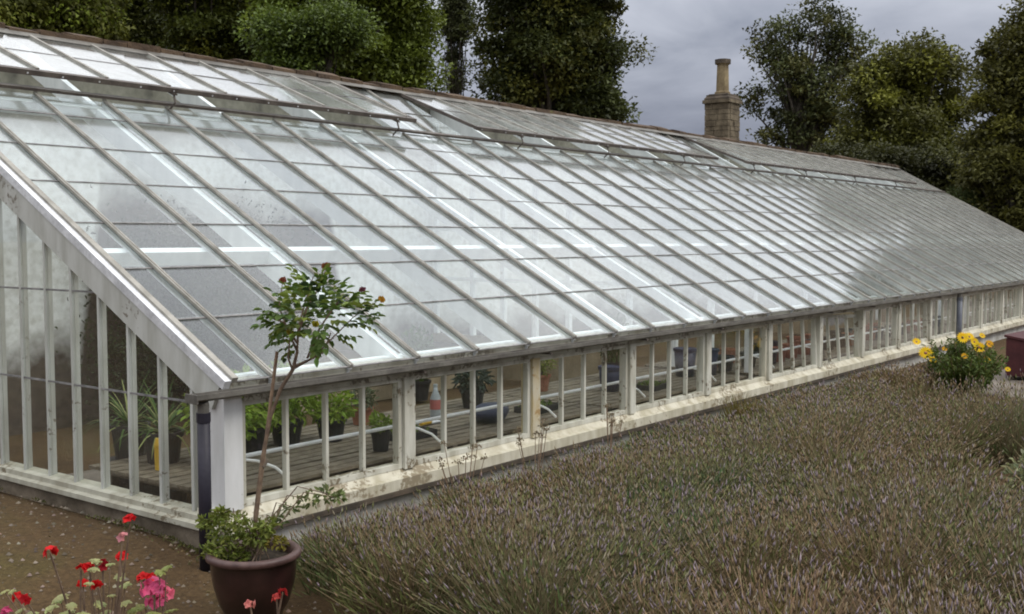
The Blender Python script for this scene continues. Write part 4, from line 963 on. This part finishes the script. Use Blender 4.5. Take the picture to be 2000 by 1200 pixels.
# ================================================================== FOREGROUND PELARGONIUMS
def petal_cluster(name, parent, p, r, nf, col):
    els = []
    for k in range(nf):
        d0 = rdir(1)[0]; d0[2] = abs(d0[2]) * .8; cpos = d0 * r * random.uniform(.4, 1); n = 5
        nrm = unit(d0 + rdir(1)[0] * .3); u = unit(np.cross(nrm, [0.3, .2, .9])); v = np.cross(nrm, u); a = np.arange(n) * 2 * math.pi / n
        d = unit(np.cos(a)[:, None] * u + np.sin(a)[:, None] * v + nrm * .35); pr = .017
        els.append((leaves(np.repeat(cpos[None], n, 0), d, np.repeat(nrm[None], n, 0), np.full(n, pr), np.full(n, pr * .85), .1), LEAF_F, jitter(col, n, .2)))
    return link(name, np_mesh(name, els, 'petal'), parent, p)
def pelargonium(name, foot, depth, heads, leaves_px, label, leafcol):
    f = at(foot, 900, depth); base = Vector((f.x, f.y, 0)); P = empty(name, base); tag(P, label, 'plant', 'red flowered plants in the foreground')
    link('pot', pot_mesh(.15, .26, 'terracotta'), P)
    st = MB()
    def lc(x_, y_, dd=0): q = at(x_, y_, depth + dd); return Vector((q.x - base.x, q.y - base.y, q.z))
    hub = Vector((0, 0, .24))
    for (x_, y_, r, nf, col) in heads:
        p = lc(x_, y_, random.uniform(-.12, .12)); mid = hub.lerp(p, .55) + Vector((random.uniform(-.03, .03), random.uniform(-.03, .03), -.04))
        st.tube([hub, hub.lerp(mid, .5), mid, p], [.006, .005, .004, .0032], 5); petal_cluster('flower_head', P, p, r, nf, col)
    st.build('stem', 'rose_bark', P)
    els = []; s2 = MB()
    for (x_, y_, s_) in leaves_px:
        p = lc(x_, y_, random.uniform(-.1, .1)); n = 9; nrm = unit(np.array([random.uniform(-.5, .1), random.uniform(-.5, .2), 1.0]))
        u = unit(np.cross(nrm, [1, 0, .1])); v = np.cross(nrm, u); a = np.linspace(-2.6, 2.6, n)
        d = unit(np.cos(a)[:, None] * u + np.sin(a)[:, None] * v + nrm * .15)
        link('leaf', np_mesh('leaf', [(leaves(np.repeat(np.array([list(p)]), n, 0), d, np.repeat(nrm[None], n, 0), RNG.uniform(.018, .026, n) * s_, np.full(n, .017 * s_), .15), LEAF_F, jitter(leafcol, n, .3))], 'leaf'), P)
        s2.tube([hub, hub.lerp(p, .6) + Vector((0, 0, -.02)), p], .0018, 4)
    s2.build('leaf_stalk', 'rose_bark', P)
red, pink = (.55, .012, .014), (.62, .10, .22)
cream = (.30, .31, .13)
pelargonium('pelargonium', 190, 3.5, [(98, 1080, .020, 6, red), (255, 1018, .020, 6, red), (240, 1050, .010, 2, (.5, .2, .2)), (237, 1090, .017, 6, red), (158, 1114, .017, 5, red), (174, 1109, .014, 4, red), (200, 1105, .014, 4, (.30, .01, .02)), (162, 1143, .012, 3, red), (192, 1147, .018, 5, red), (36, 1170, .016, 5, red), (50, 1172, .012, 3, (.4, .01, .015)), (12, 1200, .02, 6, pink)],
    [(188, 1098, 1.1), (215, 1104, .8), (183, 1114, .9), (235, 1128, .9), (245, 1145, 1.0), (175, 1142, .8), (118, 1172, 1.3), (100, 1190, 1.2), (140, 1185, .9), (195, 1182, 1.0), (245, 1180, 1.0), (10, 1157, .7), (24, 1157, .7), (60, 1205, 1.2), (90, 1210, 1.2), (160, 1205, 1.3), (205, 1200, 1.2), (220, 1165, .8), (130, 1200, 1.3), (40, 1195, .9)], 'red flowered pelargonium with cream leaves in the foreground left', cream)
pelargonium('pelargonium', 300, 3.4, [(280, 1133, .018, 6, red), (296, 1130, .012, 4, red), (302, 1152, .040, 22, pink), (318, 1160, .035, 16, (.66, .13, .20)), (306, 1178, .030, 14, (.60, .09, .20))],
    [(325, 1112, .9), (312, 1120, .9), (275, 1188, 1.0), (262, 1195, 1.2), (335, 1195, 1.0), (300, 1205, 1.3), (280, 1210, 1.1)], 'pink clustered pelargonium with one red head, right of the red flowered one', (.20, .22, .06))
pelargonium('pelargonium', 520, 3.6, [(488, 1182, .013, 4, (.62, .22, .18)), (552, 1158, .014, 4, (.38, .03, .03)), (540, 1170, .012, 3, (.42, .05, .04))], [(470, 1215, .9), (520, 1215, .9)], 'thin pinkish flower sprigs in front of the maroon bowl', (.10, .12, .04))

# pebbles and crumbs on the bare earth
n_ = 9000
xy = np.stack([RNG.uniform(-3.2, 0.0, n_), RNG.uniform(-2.2, 4.6, n_)], 1)
keep = ~((xy[:, 0] > -0.05))
xy = xy[keep]; n_ = len(xy)
zg = np.array([ground_z(a, b) for a, b in xy]); r_ = (RNG.random(n_) ** 5 * .017 + .003)[:, None]
a = RNG.uniform(0, 6.28, n_); u = np.stack([np.cos(a), np.sin(a), np.zeros(n_)], 1); v = np.stack([-np.sin(a), np.cos(a), np.zeros(n_)], 1); c = np.concatenate([xy, zg[:, None] + .001], 1)
pv = np.stack([c + u * r_, c + v * r_ * .8, c - u * r_ * .9, c - v * r_, c + np.array([0, 0, 1]) * r_ * .8 + u * r_ * .2], 1)
leafy('stone_tint', 0.0, .9, .2)
tag(link('gravel', np_mesh('gravel', [(pv, [(0, 1, 4), (1, 2, 4), (2, 3, 4), (3, 0, 4)], jitter((.15, .12, .09), n_, .55))], 'stone_tint')), 'loose small stones on the earth before the gable', 'gravel', kind='stuff')
# moss and weeds at the gable foot
n_ = 1500; yy = RNG.uniform(-.1, 4.5, n_); xx = -.06 - np.abs(RNG.normal(0, .07, n_)); dens = np.sin(yy * 3.1) + np.sin(yy * 7.7 + 1) > .1
yy, xx = yy[dens], xx[dens]; n_ = len(yy); c = np.stack([xx, yy, [ground_z(a_, b_) for a_, b_ in zip(xx, yy)]], 1)
tag(link('weeds', np_mesh('weeds', [(diamonds(c, unit(rdir(n_) * .8 + np.array([0, 0, .7])), rdir(n_), RNG.uniform(.012, .035, n_), RNG.uniform(.006, .012, n_)), DIA_F, jitter((.085, .085, .022), n_, .4))], 'leaf')), 'low moss and weeds along the foot of the gable', 'weeds', kind='stuff')

n_ = 240; xy = np.stack([RNG.uniform(-2.8, -0.05, n_), RNG.uniform(-1.9, 4.2, n_)], 1); c = np.concatenate([xy, np.array([[ground_z(a_, b_) + .006] for a_, b_ in xy])], 1)
d = rdir(n_); d[:, 2] *= .15; d = unit(d); nn = unit(rdir(n_) * .35 + np.array([0, 0, 1]))
tag(link('leaf_litter', np_mesh('leaf_litter', [(leaves(c, d, nn, RNG.uniform(.012, .035, n_), RNG.uniform(.008, .018, n_), .3), LEAF_F, jitter((.13, .09, .04), n_, .6))], 'leaf')), 'small fallen leaves and twigs littering the bare earth', 'leaf litter', kind='stuff')
